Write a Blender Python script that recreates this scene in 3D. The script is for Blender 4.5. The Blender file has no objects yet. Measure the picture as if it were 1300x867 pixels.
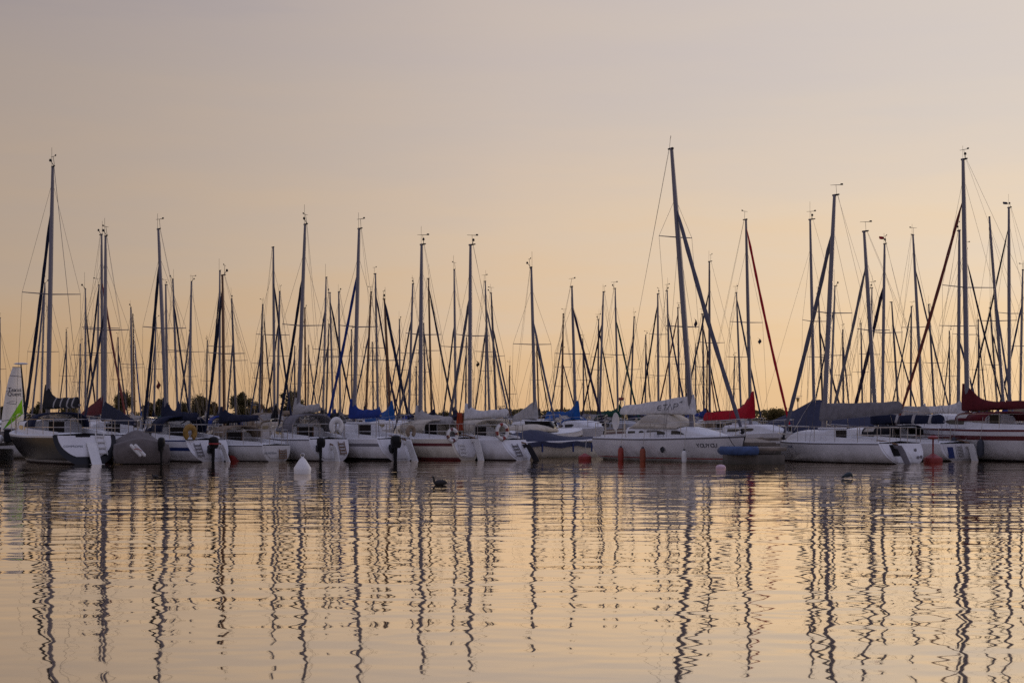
import bpy, bmesh, math, random
from mathutils import Vector, Matrix, noise

R = math.radians
sc = bpy.context.scene
COL = sc.collection
rnd = random.Random(7)

# ------------------------------------------------------------------ camera, sky, sun, exposure
F, CX, HY, CH = 2167.0, 650.0, 532.0, 1.5          # focal length in photo pixels, principal column, horizon row, eye height
cam = bpy.data.cameras.new('camera')
cam.sensor_width = 36.0
cam.lens = 36.0 * F / 1300.0
cam.shift_y = (HY - 433.5) / 1300.0
cam.clip_start, cam.clip_end = 0.3, 20000
camo = bpy.data.objects.new('camera', cam)
COL.objects.link(camo)
camo.location = (0, 0, CH)
camo.rotation_euler = (R(90), 0, 0)
sc.camera = camo
SUN_AZ, SUN_EL = R(52), R(4)                       # azimuth to the right of the view, low dusk sun outside the frame

world = bpy.data.worlds.new('World')
sc.world = world
world.use_nodes = True


def build_world():
    nt = world.node_tree
    N, Lk = nt.nodes, nt.links
    N.clear()
    out = N.new('ShaderNodeOutputWorld')
    tc = N.new('ShaderNodeTexCoord')
    sp = N.new('ShaderNodeSeparateXYZ')
    Lk.new(tc.outputs['Generated'], sp.inputs[0])
    # faint stretched cloud veil bends the gradient a little
    mp = N.new('ShaderNodeMapping')
    mp.inputs['Scale'].default_value = (2.2, 2.2, 16)
    mp.inputs['Rotation'].default_value = (0, R(7), 0)
    Lk.new(tc.outputs['Generated'], mp.inputs[0])
    nz = N.new('ShaderNodeTexNoise')
    nz.inputs['Scale'].default_value = 1.6
    nz.inputs['Detail'].default_value = 5
    nz.inputs['Roughness'].default_value = 0.55
    Lk.new(mp.outputs[0], nz.inputs['Vector'])
    jit = N.new('ShaderNodeMapRange')
    jit.inputs['From Min'].default_value = 0.3
    jit.inputs['From Max'].default_value = 0.7
    jit.inputs['To Min'].default_value = -0.034
    jit.inputs['To Max'].default_value = 0.034
    Lk.new(nz.outputs['Fac'], jit.inputs[0])
    ad = N.new('ShaderNodeMath'); ad.operation = 'ADD'
    Lk.new(sp.outputs['Z'], ad.inputs[0]); Lk.new(jit.outputs[0], ad.inputs[1])
    mr = N.new('ShaderNodeMapRange')
    mr.inputs['From Min'].default_value = 0.0
    mr.inputs['From Max'].default_value = 0.6
    Lk.new(ad.outputs[0], mr.inputs[0])
    cr = N.new('ShaderNodeValToRGB')
    Lk.new(mr.outputs[0], cr.inputs[0])

    def lin(c):
        return tuple(((v / 255 + 0.055) / 1.055) ** 2.4 for v in c) + (1,)
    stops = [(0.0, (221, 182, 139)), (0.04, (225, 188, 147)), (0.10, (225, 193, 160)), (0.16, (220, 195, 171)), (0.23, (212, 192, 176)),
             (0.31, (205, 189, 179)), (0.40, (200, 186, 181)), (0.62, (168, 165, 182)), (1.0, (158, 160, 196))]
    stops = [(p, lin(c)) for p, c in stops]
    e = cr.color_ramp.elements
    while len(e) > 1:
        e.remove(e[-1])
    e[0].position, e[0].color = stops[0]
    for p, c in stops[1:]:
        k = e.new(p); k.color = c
    # brighter and yellower to the right (towards the sun), dimmer behind the camera
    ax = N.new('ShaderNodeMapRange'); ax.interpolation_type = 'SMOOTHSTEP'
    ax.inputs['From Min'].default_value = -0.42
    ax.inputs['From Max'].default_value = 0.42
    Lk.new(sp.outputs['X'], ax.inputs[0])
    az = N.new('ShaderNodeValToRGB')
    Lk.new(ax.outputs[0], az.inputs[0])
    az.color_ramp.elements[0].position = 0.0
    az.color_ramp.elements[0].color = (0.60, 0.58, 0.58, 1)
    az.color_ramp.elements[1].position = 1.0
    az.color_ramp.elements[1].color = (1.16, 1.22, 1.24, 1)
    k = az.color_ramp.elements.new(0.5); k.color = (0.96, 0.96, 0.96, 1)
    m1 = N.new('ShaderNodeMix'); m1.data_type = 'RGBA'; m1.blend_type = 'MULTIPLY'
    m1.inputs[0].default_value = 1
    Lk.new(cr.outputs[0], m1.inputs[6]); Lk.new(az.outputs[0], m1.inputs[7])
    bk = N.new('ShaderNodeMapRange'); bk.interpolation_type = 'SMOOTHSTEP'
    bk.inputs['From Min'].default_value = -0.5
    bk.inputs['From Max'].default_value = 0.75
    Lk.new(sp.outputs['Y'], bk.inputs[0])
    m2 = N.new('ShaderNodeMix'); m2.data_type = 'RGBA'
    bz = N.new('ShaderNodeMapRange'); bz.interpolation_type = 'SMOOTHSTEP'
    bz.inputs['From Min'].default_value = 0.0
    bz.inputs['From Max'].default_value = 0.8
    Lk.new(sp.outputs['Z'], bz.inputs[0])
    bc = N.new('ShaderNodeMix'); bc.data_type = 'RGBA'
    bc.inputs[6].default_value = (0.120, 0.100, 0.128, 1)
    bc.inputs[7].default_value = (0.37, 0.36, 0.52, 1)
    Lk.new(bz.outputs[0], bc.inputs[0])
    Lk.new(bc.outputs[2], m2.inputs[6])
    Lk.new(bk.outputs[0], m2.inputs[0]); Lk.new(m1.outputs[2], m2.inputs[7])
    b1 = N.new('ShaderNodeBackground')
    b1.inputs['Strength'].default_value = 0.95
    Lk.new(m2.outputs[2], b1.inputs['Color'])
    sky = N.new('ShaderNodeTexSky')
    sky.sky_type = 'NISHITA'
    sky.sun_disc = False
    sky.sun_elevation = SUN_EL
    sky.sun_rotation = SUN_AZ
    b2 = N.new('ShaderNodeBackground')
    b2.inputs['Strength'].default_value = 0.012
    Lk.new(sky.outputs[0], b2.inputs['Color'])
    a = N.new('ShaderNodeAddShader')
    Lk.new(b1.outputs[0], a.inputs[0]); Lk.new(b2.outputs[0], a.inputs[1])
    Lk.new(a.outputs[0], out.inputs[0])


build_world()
sun = bpy.data.lights.new('sun', 'SUN')
sun.energy = 0.5
sun.angle = R(10)
sun.color = (1.0, 0.78, 0.55)
suno = bpy.data.objects.new('sun', sun)
COL.objects.link(suno)
sd = Vector((math.sin(SUN_AZ) * math.cos(SUN_EL), math.cos(SUN_AZ) * math.cos(SUN_EL), math.sin(SUN_EL)))
suno.rotation_euler = sd.to_track_quat('Z', 'Y').to_euler()
suno.location = sd * 50

vs = sc.view_settings
vs.view_transform = 'Standard'
vs.look = 'None'
vs.exposure = 0.0
vs.gamma = 1.0
vs.use_curve_mapping = False
sc.cycles.max_bounces = 8
sc.cycles.use_denoising = False

# ------------------------------------------------------------------ helpers


def P(px, py, Y):
    return Vector(((px - CX) / F * Y, Y, CH + (HY - py) / F * Y))


def px_of(x, y):
    return CX + F * x / y


class MB:
    """collects vertices and faces of one part"""

    def __init__(s):
        s.v, s.f, s.m = [], [], []

    def face(s, idx, m=0):
        s.f.append(tuple(idx)); s.m.append(m)

    def grid(s, rows, close=False, m=0, mfun=None):
        """rows: list of equally long point lists"""
        o = len(s.v)
        n = len(rows[0])
        for r in rows:
            s.v += [tuple(p) for p in r]
        for i in range(len(rows) - 1):
            for j in range(n if close else n - 1):
                k = (j + 1) % n
                mm = mfun(i, j) if mfun else m
                s.face((o + i * n + j, o + i * n + k, o + (i + 1) * n + k, o + (i + 1) * n + j), mm)
        return o, n

    def tube(s, pts, rad, n=6, m=0, cap=True, flat=1.0):
        pts = [Vector(p) for p in pts]
        if not hasattr(rad, '__len__'):
            rad = [rad] * len(pts)
        rows = []
        for i, p in enumerate(pts):
            d = (pts[min(i + 1, len(pts) - 1)] - pts[max(i - 1, 0)])
            if d.length < 1e-9:
                d = Vector((0, 0, 1))
            d.normalize()
            u = Vector((1, 0, 0)) if abs(d.x) < 0.9 else Vector((0, 1, 0))
            a = (u - d * u.dot(d)).normalized()
            b = d.cross(a)
            rows.append([p + a * (math.cos(2 * math.pi * k / n) * rad[i]) * flat + b * (math.sin(2 * math.pi * k / n) * rad[i]) for k in range(n)])
        o, _ = s.grid(rows, True, m)
        if cap:
            s.face(tuple(range(o + n - 1, o - 1, -1)), m)
            e = o + (len(rows) - 1) * n
            s.face(tuple(range(e, e + n)), m)

    def box(s, c, d, m=0, rot=0.0, bev=0.0):
        """box with chamfered vertical edges: centre c, size d, turned about z"""
        cx, cy, cz = c
        hx, hy, hz = d[0] / 2, d[1] / 2, d[2] / 2
        b = min(bev, hx * .8, hy * .8, hz * .8)
        if b > 0:
            prof = [(-hx + b, -hy), (hx - b, -hy), (hx, -hy + b), (hx, hy - b), (hx - b, hy), (-hx + b, hy), (-hx, hy - b), (-hx, -hy + b)]
            lev = [(-hz, 1 - b / max(hx, hy)), (-hz + b, 1), (hz - b, 1), (hz, 1 - b / max(hx, hy))]
        else:
            prof = [(-hx, -hy), (hx, -hy), (hx, hy), (-hx, hy)]
            lev = [(-hz, 1), (hz, 1)]
        ca, sa = math.cos(rot), math.sin(rot)
        rows = []
        for z, k in lev:
            rows.append([(cx + (x * ca - y * sa) * k, cy + (x * sa + y * ca) * k, cz + z) for x, y in prof])
        o, n = s.grid(rows, True, m)
        s.face(tuple(range(o + n - 1, o - 1, -1)), m)
        e = o + (len(rows) - 1) * n
        s.face(tuple(range(e, e + n)), m)

    def lathe(s, prof, n=16, c=(0, 0, 0), m=0, mfun=None, sx=1.0, sy=1.0):
        rows = [[(c[0] + r * math.cos(2 * math.pi * k / n) * sx, c[1] + r * math.sin(2 * math.pi * k / n) * sy, c[2] + z) for k in range(n)] for r, z in prof]
        s.grid(rows, True, m, mfun)

    def torus(s, c, Rr, r, axis='y', n=20, k=8, mfun=None, a0=0.0, a1=2 * math.pi, sz=1.0):
        full = abs(a1 - a0 - 2 * math.pi) < 1e-6
        rows = []
        for i in range(n + 1):
            a = a0 + (a1 - a0) * i / n
            row = []
            for j in range(k):
                b = 2 * math.pi * j / k
                q = Rr + r * math.cos(b)
                u, w, h = q * math.cos(a), q * math.sin(a) * sz, r * math.sin(b)
                row.append((c[0] + u, c[1] + h, c[2] + w) if axis == 'y' else ((c[0] + h, c[1] + u, c[2] + w) if axis == 'x' else (c[0] + u, c[1] + w, c[2] + h)))
            rows.append(row)
        o, _ = s.grid(rows, True, 0, (lambda i, j: mfun(i / n)) if mfun else None)
        if not full:
            s.face(tuple(range(o + k - 1, o - 1, -1)))
            e = o + n * k
            s.face(tuple(range(e, e + k)))

    def build(s, name, mats, parent=None, smooth=True, ang=38):
        me = bpy.data.meshes.new(name)
        me.from_pydata([tuple(v) for v in s.v], [], s.f)
        if not isinstance(mats, (list, tuple)):
            mats = [mats]
        for m in mats:
            me.materials.append(m)
        me.polygons.foreach_set('material_index', s.m)
        bm = bmesh.new(); bm.from_mesh(me)
        bmesh.ops.recalc_face_normals(bm, faces=bm.faces)
        if smooth:
            for f in bm.faces:
                f.smooth = True
            ca = R(ang)
            for e in bm.edges:
                if len(e.link_faces) == 2 and e.calc_face_angle(0) > ca:
                    e.smooth = False
        bm.to_mesh(me); bm.free()
        o = bpy.data.objects.new(name, me)
        COL.objects.link(o)
        if parent:
            o.parent = parent
        return o


def tag(o, label=None, cat=None, group=None, kind=None):
    if label:
        o['label'] = label
    if cat:
        o['category'] = cat
    if group:
        o['group'] = group
    if kind:
        o['kind'] = kind
    return o


def thing(name, label, cat, loc=(0, 0, 0), rotz=0, group=None):
    o = bpy.data.objects.new(name, None)
    COL.objects.link(o)
    o.location = loc
    o.rotation_euler = (0, 0, rotz)
    o.empty_display_size = 0.3
    return tag(o, label, cat, group)


# ------------------------------------------------------------------ materials
MATS = {}


def mat(name, col, rough=0.5, metal=0.0, var=0.12, scale=3.0, spec=0.5, bump=0.0, bscale=20.0, grime=None, coat=0.0, sheen=0.0, stretch=(1, 1, 1)):
    """procedural principled material: base colour broken up by noise; grime = (colour, lowest z, highest z) is a stain line at the waterline"""
    if name in MATS:
        return MATS[name]
    m = bpy.data.materials.new(name)
    m.use_nodes = True
    nt = m.node_tree
    N, Lk = nt.nodes, nt.links
    b = N['Principled BSDF']
    tc = N.new('ShaderNodeTexCoord')
    mp = N.new('ShaderNodeMapping')
    mp.inputs['Scale'].default_value = stretch
    Lk.new(tc.outputs['Object'], mp.inputs[0])
    oi = N.new('ShaderNodeObjectInfo')
    va = N.new('ShaderNodeVectorMath'); va.operation = 'ADD'
    Lk.new(mp.outputs[0], va.inputs[0]); Lk.new(oi.outputs['Random'], va.inputs[1])
    nz = N.new('ShaderNodeTexNoise')
    nz.inputs['Scale'].default_value = scale
    nz.inputs['Detail'].default_value = 6
    Lk.new(va.outputs[0], nz.inputs['Vector'])
    mr = N.new('ShaderNodeMapRange')
    mr.inputs['From Min'].default_value = 0.3
    mr.inputs['From Max'].default_value = 0.7
    mr.inputs['To Min'].default_value = 1 - var
    mr.inputs['To Max'].default_value = 1 + var
    Lk.new(nz.outputs['Fac'], mr.inputs[0])
    mx = N.new('ShaderNodeMix'); mx.data_type = 'RGBA'; mx.blend_type = 'MULTIPLY'
    mx.inputs[0].default_value = 1
    mx.inputs[6].default_value = (*col, 1)
    Lk.new(mr.outputs[0], mx.inputs[7])
    src = mx.outputs[2]
    if grime:
        gc, g0, g1 = grime
        sp = N.new('ShaderNodeSeparateXYZ')
        Lk.new(tc.outputs['Object'], sp.inputs[0])
        n2 = N.new('ShaderNodeTexNoise')
        n2.inputs['Scale'].default_value = 2.2
        n2.inputs['Detail'].default_value = 8
        mp2 = N.new('ShaderNodeMapping')
        mp2.inputs['Scale'].default_value = (1.5, 1.5, 0.25)
        Lk.new(tc.outputs['Object'], mp2.inputs[0]); Lk.new(mp2.outputs[0], n2.inputs['Vector'])
        ma = N.new('ShaderNodeMath'); ma.operation = 'MULTIPLY_ADD'
        ma.inputs[1].default_value = -0.5
        Lk.new(n2.outputs['Fac'], ma.inputs[0]); Lk.new(sp.outputs['Z'], ma.inputs[2])
        gr = N.new('ShaderNodeMapRange')
        gr.inputs['From Min'].default_value = g0 - 0.25
        gr.inputs['From Max'].default_value = g1 - 0.25
        gr.inputs['To Min'].default_value = 0.75
        gr.inputs['To Max'].default_value = 0.0
        Lk.new(ma.outputs[0], gr.inputs[0])
        m3 = N.new('ShaderNodeMix'); m3.data_type = 'RGBA'
        m3.inputs[7].default_value = (*gc, 1)
        Lk.new(gr.outputs[0], m3.inputs[0]); Lk.new(src, m3.inputs[6])
        src = m3.outputs[2]
    Lk.new(src, b.inputs['Base Color'])
    rr = N.new('ShaderNodeMapRange')
    rr.inputs['To Min'].default_value = max(0.02, rough - 0.12)
    rr.inputs['To Max'].default_value = min(1, rough + 0.12)
    Lk.new(nz.outputs['Fac'], rr.inputs[0])
    Lk.new(rr.outputs[0], b.inputs['Roughness'])
    b.inputs['Metallic'].default_value = metal
    b.inputs['Specular IOR Level'].default_value = spec
    b.inputs['Coat Weight'].default_value = coat
    b.inputs['Sheen Weight'].default_value = sheen
    if bump:
        n3 = N.new('ShaderNodeTexNoise')
        n3.inputs['Scale'].default_value = bscale
        n3.inputs['Detail'].default_value = 4
        Lk.new(va.outputs[0], n3.inputs['Vector'])
        bp = N.new('ShaderNodeBump')
        bp.inputs['Strength'].default_value = 0.6
        bp.inputs['Distance'].default_value = bump
        Lk.new(n3.outputs['Fac'], bp.inputs['Height'])
        Lk.new(bp.outputs[0], b.inputs['Normal'])
    MATS[name] = m
    return m


def vinyl(name, tint, alpha):
    """clear sprayhood window: tinted, slightly milky sheet"""
    m = bpy.data.materials.new(name)
    m.use_nodes = True
    N, Lk = m.node_tree.nodes, m.node_tree.links
    b = N['Principled BSDF']
    out = N['Material Output']
    b.inputs['Base Color'].default_value = (*tint, 1)
    b.inputs['Roughness'].default_value = 0.12
    nz = N.new('ShaderNodeTexNoise'); nz.inputs['Scale'].default_value = 5
    bp = N.new('ShaderNodeBump'); bp.inputs['Distance'].default_value = 0.03
    Lk.new(nz.outputs['Fac'], bp.inputs['Height']); Lk.new(bp.outputs[0], b.inputs['Normal'])
    tr = N.new('ShaderNodeBsdfTransparent')
    tr.inputs[0].default_value = (0.86, 0.84, 0.78, 1)
    mx = N.new('ShaderNodeMixShader'); mx.inputs[0].default_value = alpha
    Lk.new(tr.outputs[0], mx.inputs[1]); Lk.new(b.outputs[0], mx.inputs[2]); Lk.new(mx.outputs[0], out.inputs[0])
    return m


GR = ((0.14, 0.11, 0.07), -0.05, 0.38)
M_white = mat('gelcoat_white', (0.66, 0.65, 0.65), 0.28, var=0.10, scale=1.6, coat=0.3, grime=GR)
M_grey_white = mat('gelcoat_aged', (0.60, 0.59, 0.57), 0.4, var=0.08, scale=1.5, grime=GR)
M_cream = mat('gelcoat_cream', (0.66, 0.61, 0.50), 0.35, var=0.07, scale=1.5, grime=GR)
M_black = mat('gelcoat_black', (0.010, 0.010, 0.012), 0.32, var=0.2, scale=1.5, spec=0.25)
M_bluehull = mat('gelcoat_navy', (0.02, 0.03, 0.08), 0.25, var=0.15, scale=1.5, coat=0.3)
M_deck = mat('deck_white', (0.70, 0.70, 0.70), 0.5, var=0.07, scale=4)
M_deckgrey = mat('deck_grey', (0.30, 0.30, 0.31), 0.6, var=0.1, scale=4)
M_decksand = mat('deck_sand', (0.36, 0.31, 0.24), 0.6, var=0.12, scale=4)
M_antifoul = mat('bottom_paint', (0.035, 0.02, 0.018), 0.8, var=0.4, scale=8)
M_antired = mat('bottom_red', (0.16, 0.025, 0.02), 0.75, var=0.3, scale=8)
M_maroon = mat('stripe_maroon', (0.13, 0.02, 0.022), 0.35, var=0.1)
M_redline = mat('stripe_red', (0.32, 0.03, 0.03), 0.35, var=0.1)
M_navyline = mat('stripe_navy', (0.02, 0.035, 0.13), 0.35, var=0.1)
M_rubber = mat('rubber_dark', (0.022, 0.021, 0.024), 0.7, var=0.2, spec=.2)
M_greyline = mat('stripe_grey', (0.16, 0.15, 0.16), 0.45, var=0.1)
M_alu = mat('mast_alloy', (0.21, 0.20, 0.22), 0.45, metal=0.25, var=0.1, scale=2, stretch=(1, 1, .2))
M_aludark = mat('mast_alloy_dark', (0.11, 0.10, 0.12), 0.45, metal=0.3, var=0.12, scale=2, stretch=(1, 1, .2))
M_wood = mat('mast_wood', (0.14, 0.06, 0.025), 0.4, var=0.25, scale=4, coat=0.3, stretch=(3, 3, .2))
M_teak = mat('teak', (0.17, 0.09, 0.04), 0.55, var=0.3, scale=6, stretch=(4, .4, 4))
M_steel = mat('stainless', (0.55, 0.54, 0.53), 0.25, metal=1.0, var=0.06)
M_wire = mat('rigging_wire', (0.11, 0.10, 0.10), 0.45, metal=0.6, var=0.1)
M_rope = mat('rope_pale', (0.38, 0.35, 0.30), 0.9, var=0.2, scale=30)
M_glass = mat('cabin_glass', (0.012, 0.012, 0.015), 0.08, var=0.1, spec=0.6)
M_dark = mat('dark_opening', (0.012, 0.011, 0.011), 0.8, var=0.2, spec=.1)
M_smoke = mat('smoked_acrylic', (0.016, 0.013, 0.012), 0.25, var=0.15, spec=.3)
M_plastic_black = mat('outboard_black', (0.007, 0.007, 0.008), 0.4, var=0.2, spec=0.2)
M_plastic_red = mat('decal_red', (0.35, 0.03, 0.03), 0.4)
M_orange = mat('fender_orange', (0.30, 0.035, 0.02), 0.45, var=0.15, scale=6)
M_orange2 = mat('fender_rust', (0.26, 0.06, 0.024), 0.5, var=0.18, scale=6)
M_pvc = mat('fender_white', (0.70, 0.69, 0.66), 0.45, var=0.08, scale=6)
M_fnavy = mat('fender_navy', (0.03, 0.035, 0.05), 0.5, var=0.15, scale=6)
M_buoyred = mat('buoy_red', (0.25, 0.026, 0.02), 0.5, var=0.2, scale=5)
M_buoywhite = mat('buoy_white', (0.78, 0.77, 0.74), 0.45, var=0.06, scale=5)
M_buoypink = mat('buoy_pink', (0.62, 0.42, 0.45), 0.5, var=0.12, scale=8)
M_buoyblue = mat('buoy_blue', (0.03, 0.05, 0.18), 0.5, var=0.15, scale=5)
M_yellow = mat('lifebuoy_yellow', (0.30, 0.17, 0.03), 0.7, var=0.2, scale=8)
M_vinyl = vinyl('hood_window', (0.55, 0.50, 0.44), 0.42)
M_vinylc = vinyl('hood_window_cream', (0.66, 0.58, 0.46), 0.55)
M_letter = mat('lettering_dark', (0.02, 0.022, 0.04), 0.5, var=0.1)
M_lettergrey = mat('lettering_grey', (0.10, 0.11, 0.13), 0.5, var=0.1)


def cloth(name, col, **k):
    return mat('cloth_' + name, col, 0.85, var=0.16, scale=5, bump=0.035, bscale=7, sheen=0.04, spec=0.15, **k)


C = dict(navy=cloth('navy', (0.014, 0.018, 0.042)), black=cloth('black', (0.012, 0.012, 0.016)), blue=cloth('blue', (0.02, 0.045, 0.22)), royal=cloth('royal', (0.015, 0.09, 0.30)),
         grey=cloth('grey', (0.19, 0.18, 0.19)), pale=cloth('pale', (0.40, 0.385, 0.37)), white=cloth('white', (0.62, 0.61, 0.60)), maroon=cloth('maroon', (0.11, 0.014, 0.018)),
         red=cloth('red', (0.42, 0.008, 0.022)), tan=cloth('tan', (0.26, 0.20, 0.14)), cream=cloth('cream', (0.52, 0.47, 0.38)), green=cloth('green', (0.012, 0.07, 0.045)),
         tarp=cloth('tarp', (0.15, 0.13, 0.12)), slate=cloth('slate', (0.045, 0.05, 0.085)), purple=cloth('purple', (0.035, 0.025, 0.05)), rust=cloth('rust', (0.19, 0.05, 0.038)),
         steel=cloth('steel', (0.12, 0.12, 0.15)), orange=cloth('orange', (0.30, 0.05, 0.018)), lime=cloth('lime', (0.22, 0.46, 0.02)))


def water_material():
    m = bpy.data.materials.new('lake_water')
    m.use_nodes = True
    N, Lk = m.node_tree.nodes, m.node_tree.links
    N.remove(N['Principled BSDF'])
    out = N['Material Output']
    tc = N.new('ShaderNodeTexCoord')

    def wave(scale, stretch, rot, detail, dist, warp=0.0):
        mp = N.new('ShaderNodeMapping')
        mp.inputs['Scale'].default_value = (stretch, 1, 1)
        mp.inputs['Rotation'].default_value = (0, 0, R(rot))
        Lk.new(tc.outputs['Object'], mp.inputs[0])
        nz = N.new('ShaderNodeTexNoise')
        nz.inputs['Scale'].default_value = scale
        nz.inputs['Detail'].default_value = detail
        nz.inputs['Roughness'].default_value = 0.4
        nz.inputs['Distortion'].default_value = warp
        Lk.new(mp.outputs[0], nz.inputs['Vector'])
        mu = N.new('ShaderNodeMath'); mu.operation = 'MULTIPLY'
        mu.inputs[1].default_value = dist
        Lk.new(nz.outputs['Fac'], mu.inputs[0])
        return mu.outputs[0]
    hs = [wave(0.16, 0.30, 5, 1, 0.050), wave(0.85, 0.50, -9, 1.0, 0.0225), wave(2.3, 0.68, 13, 1.0, 0.0100), wave(5.0, 0.75, -5, 0.0, 0.0014)]
    s = hs[0]
    for h in hs[1:]:
        a = N.new('ShaderNodeMath'); a.operation = 'ADD'
        Lk.new(s, a.inputs[0]); Lk.new(h, a.inputs[1])
        s = a.outputs[0]
    # calm and ruffled patches
    mp = N.new('ShaderNodeMapping'); mp.inputs['Scale'].default_value = (0.3, 1, 1)
    Lk.new(tc.outputs['Object'], mp.inputs[0])
    pn = N.new('ShaderNodeTexNoise'); pn.inputs['Scale'].default_value = 0.11; pn.inputs['Detail'].default_value = 3
    Lk.new(mp.outputs[0], pn.inputs['Vector'])
    pr = N.new('ShaderNodeMapRange')
    pr.inputs['From Min'].default_value = 0.35; pr.inputs['From Max'].default_value = 0.65
    pr.inputs['To Min'].default_value = 0.55; pr.inputs['To Max'].default_value = 1.15
    Lk.new(pn.outputs['Fac'], pr.inputs[0])
    # a breeze ruffles the open strip between the calm near water and the lee of the boats
    sp = N.new('ShaderNodeSeparateXYZ'); Lk.new(tc.outputs['Object'], sp.inputs[0])
    wy = N.new('ShaderNodeMath'); wy.operation = 'MULTIPLY_ADD'; wy.inputs[1].default_value = 14.0
    Lk.new(pn.outputs['Fac'], wy.inputs[0]); Lk.new(sp.outputs['Y'], wy.inputs[2])
    br = N.new('ShaderNodeValToRGB')
    wr_ = N.new('ShaderNodeMapRange'); wr_.inputs['From Min'].default_value = 0; wr_.inputs['From Max'].default_value = 100
    Lk.new(wy.outputs[0], wr_.inputs[0]); Lk.new(wr_.outputs[0], br.inputs[0])
    e = br.color_ramp.elements
    e[0].position, e[0].color = .18, (.42, .42, .42, 1)
    e[1].position, e[1].color = .72, (.45, .45, .45, 1)
    k = e.new(.34); k.color = (.60, .60, .60, 1)
    k = e.new(.58); k.color = (.74, .74, .74, 1)
    mm = N.new('ShaderNodeMath'); mm.operation = 'MULTIPLY'
    Lk.new(br.outputs[0], mm.inputs[0]); Lk.new(s, mm.inputs[1])
    m2_ = N.new('ShaderNodeMath'); m2_.operation = 'MULTIPLY'; m2_.inputs[1].default_value = 2.0
    Lk.new(mm.outputs[0], m2_.inputs[0]); s = m2_.outputs[0]
    bp = N.new('ShaderNodeBump')
    bp.inputs['Distance'].default_value = 1.0
    bp.inputs['Filter Width'].default_value = 0.05
    Lk.new(pr.outputs[0], bp.inputs['Strength'])
    Lk.new(s, bp.inputs['Height'])
    gl = N.new('ShaderNodeBsdfGlossy')
    gl.inputs['Color'].default_value = (1.0, 0.915, 0.80, 1)
    gl.inputs['Roughness'].default_value = 0.03
    df = N.new('ShaderNodeBsdfDiffuse')
    df.inputs['Color'].default_value = (0.06, 0.042, 0.026, 1)
    Lk.new(bp.outputs[0], gl.inputs['Normal'])
    lw = N.new('ShaderNodeFresnel'); lw.inputs['IOR'].default_value = 3.2
    Lk.new(bp.outputs[0], lw.inputs['Normal'])
    mr = N.new('ShaderNodeMapRange')
    mr.inputs['From Min'].default_value = 0.25; mr.inputs['From Max'].default_value = 0.62
    mr.inputs['To Min'].default_value = 0.5; mr.inputs['To Max'].default_value = 1.0
    Lk.new(lw.outputs[0], mr.inputs[0])
    mx = N.new('ShaderNodeMixShader')
    Lk.new(mr.outputs[0], mx.inputs[0])
    Lk.new(df.outputs[0], mx.inputs[1]); Lk.new(gl.outputs[0], mx.inputs[2])
    Lk.new(mx.outputs[0], out.inputs[0])
    return m


# ------------------------------------------------------------------ setting: water, shore, far wood
w = MB()
w.grid([[(-900, -60, 0), (900, -60, 0)], [(-900, 200, 0), (900, 200, 0)]])
tag(w.build('water', water_material()), kind='structure')

M_ground = mat('meadow', (0.075, 0.07, 0.035), 0.95, var=0.4, scale=0.15, spec=0.1)
g = MB()
xs = [-6000, -1500, -400] + [x for x in range(-300, 301, 12)] + [400, 1500, 6000]
rows = []
for y, z in [(186, -0.6), (188.5, 0.25), (191, 0.5), (200, 0.6), (260, 0.7), (600, 0.6), (2000, 0.5), (9000, 0.3)]:
    rows.append([(x, y + (1.2 * noise.noise(Vector((x * .07, 3, 1))) if y < 195 else 0), z) for x in xs])
g.grid(rows)
tag(g.build('ground', M_ground), kind='structure')


def leaf_mat(name, c1, c2):
    m = bpy.data.materials.new(name)
    m.use_nodes = True
    N, Lk = m.node_tree.nodes, m.node_tree.links
    b = N['Principled BSDF']
    b.inputs['Roughness'].default_value = 0.7
    b.inputs['Specular IOR Level'].default_value = 0.2
    ge = N.new('ShaderNodeNewGeometry')
    mx = N.new('ShaderNodeMix'); mx.data_type = 'RGBA'
    mx.inputs[6].default_value = (*c1, 1); mx.inputs[7].default_value = (*c2, 1)
    Lk.new(ge.outputs['Random Per Island'], mx.inputs[0])
    Lk.new(mx.outputs[2], b.inputs['Base Color'])
    tl = N.new('ShaderNodeBsdfTranslucent')
    Lk.new(mx.outputs[2], tl.inputs[0])
    ms = N.new('ShaderNodeMixShader'); ms.inputs[0].default_value = 0.5
    Lk.new(b.outputs[0], ms.inputs[1]); Lk.new(tl.outputs[0], ms.inputs[2])
    Lk.new(ms.outputs[0], N['Material Output'].inputs[0])
    return m


M_leaf = [leaf_mat('leaf_olive', (0.12, 0.10, 0.035), (0.24, 0.18, 0.07)), leaf_mat('leaf_dark', (0.09, 0.08, 0.035), (0.18, 0.145, 0.06)),
          leaf_mat('leaf_autumn', (0.16, 0.11, 0.04), (0.26, 0.17, 0.06))]
M_reed = leaf_mat('reed_straw', (0.10, 0.075, 0.035), (0.2, 0.15, 0.07))
M_bark = mat('bark', (0.06, 0.045, 0.035), 0.95, var=0.3, scale=8)


def leafq(mb, p, s, rn):
    a = Vector((rn.gauss(0, 1), rn.gauss(0, 1), rn.gauss(0, 1))).normalized()
    b = a.cross(Vector((rn.gauss(0, 1), rn.gauss(0, 1), rn.gauss(0, 1)))).normalized()
    o = len(mb.v)
    mb.v += [p - a * s, p - b * s * .6, p + a * s, p + b * s * .6]
    mb.face((o, o + 1, o + 2, o + 3))


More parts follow.
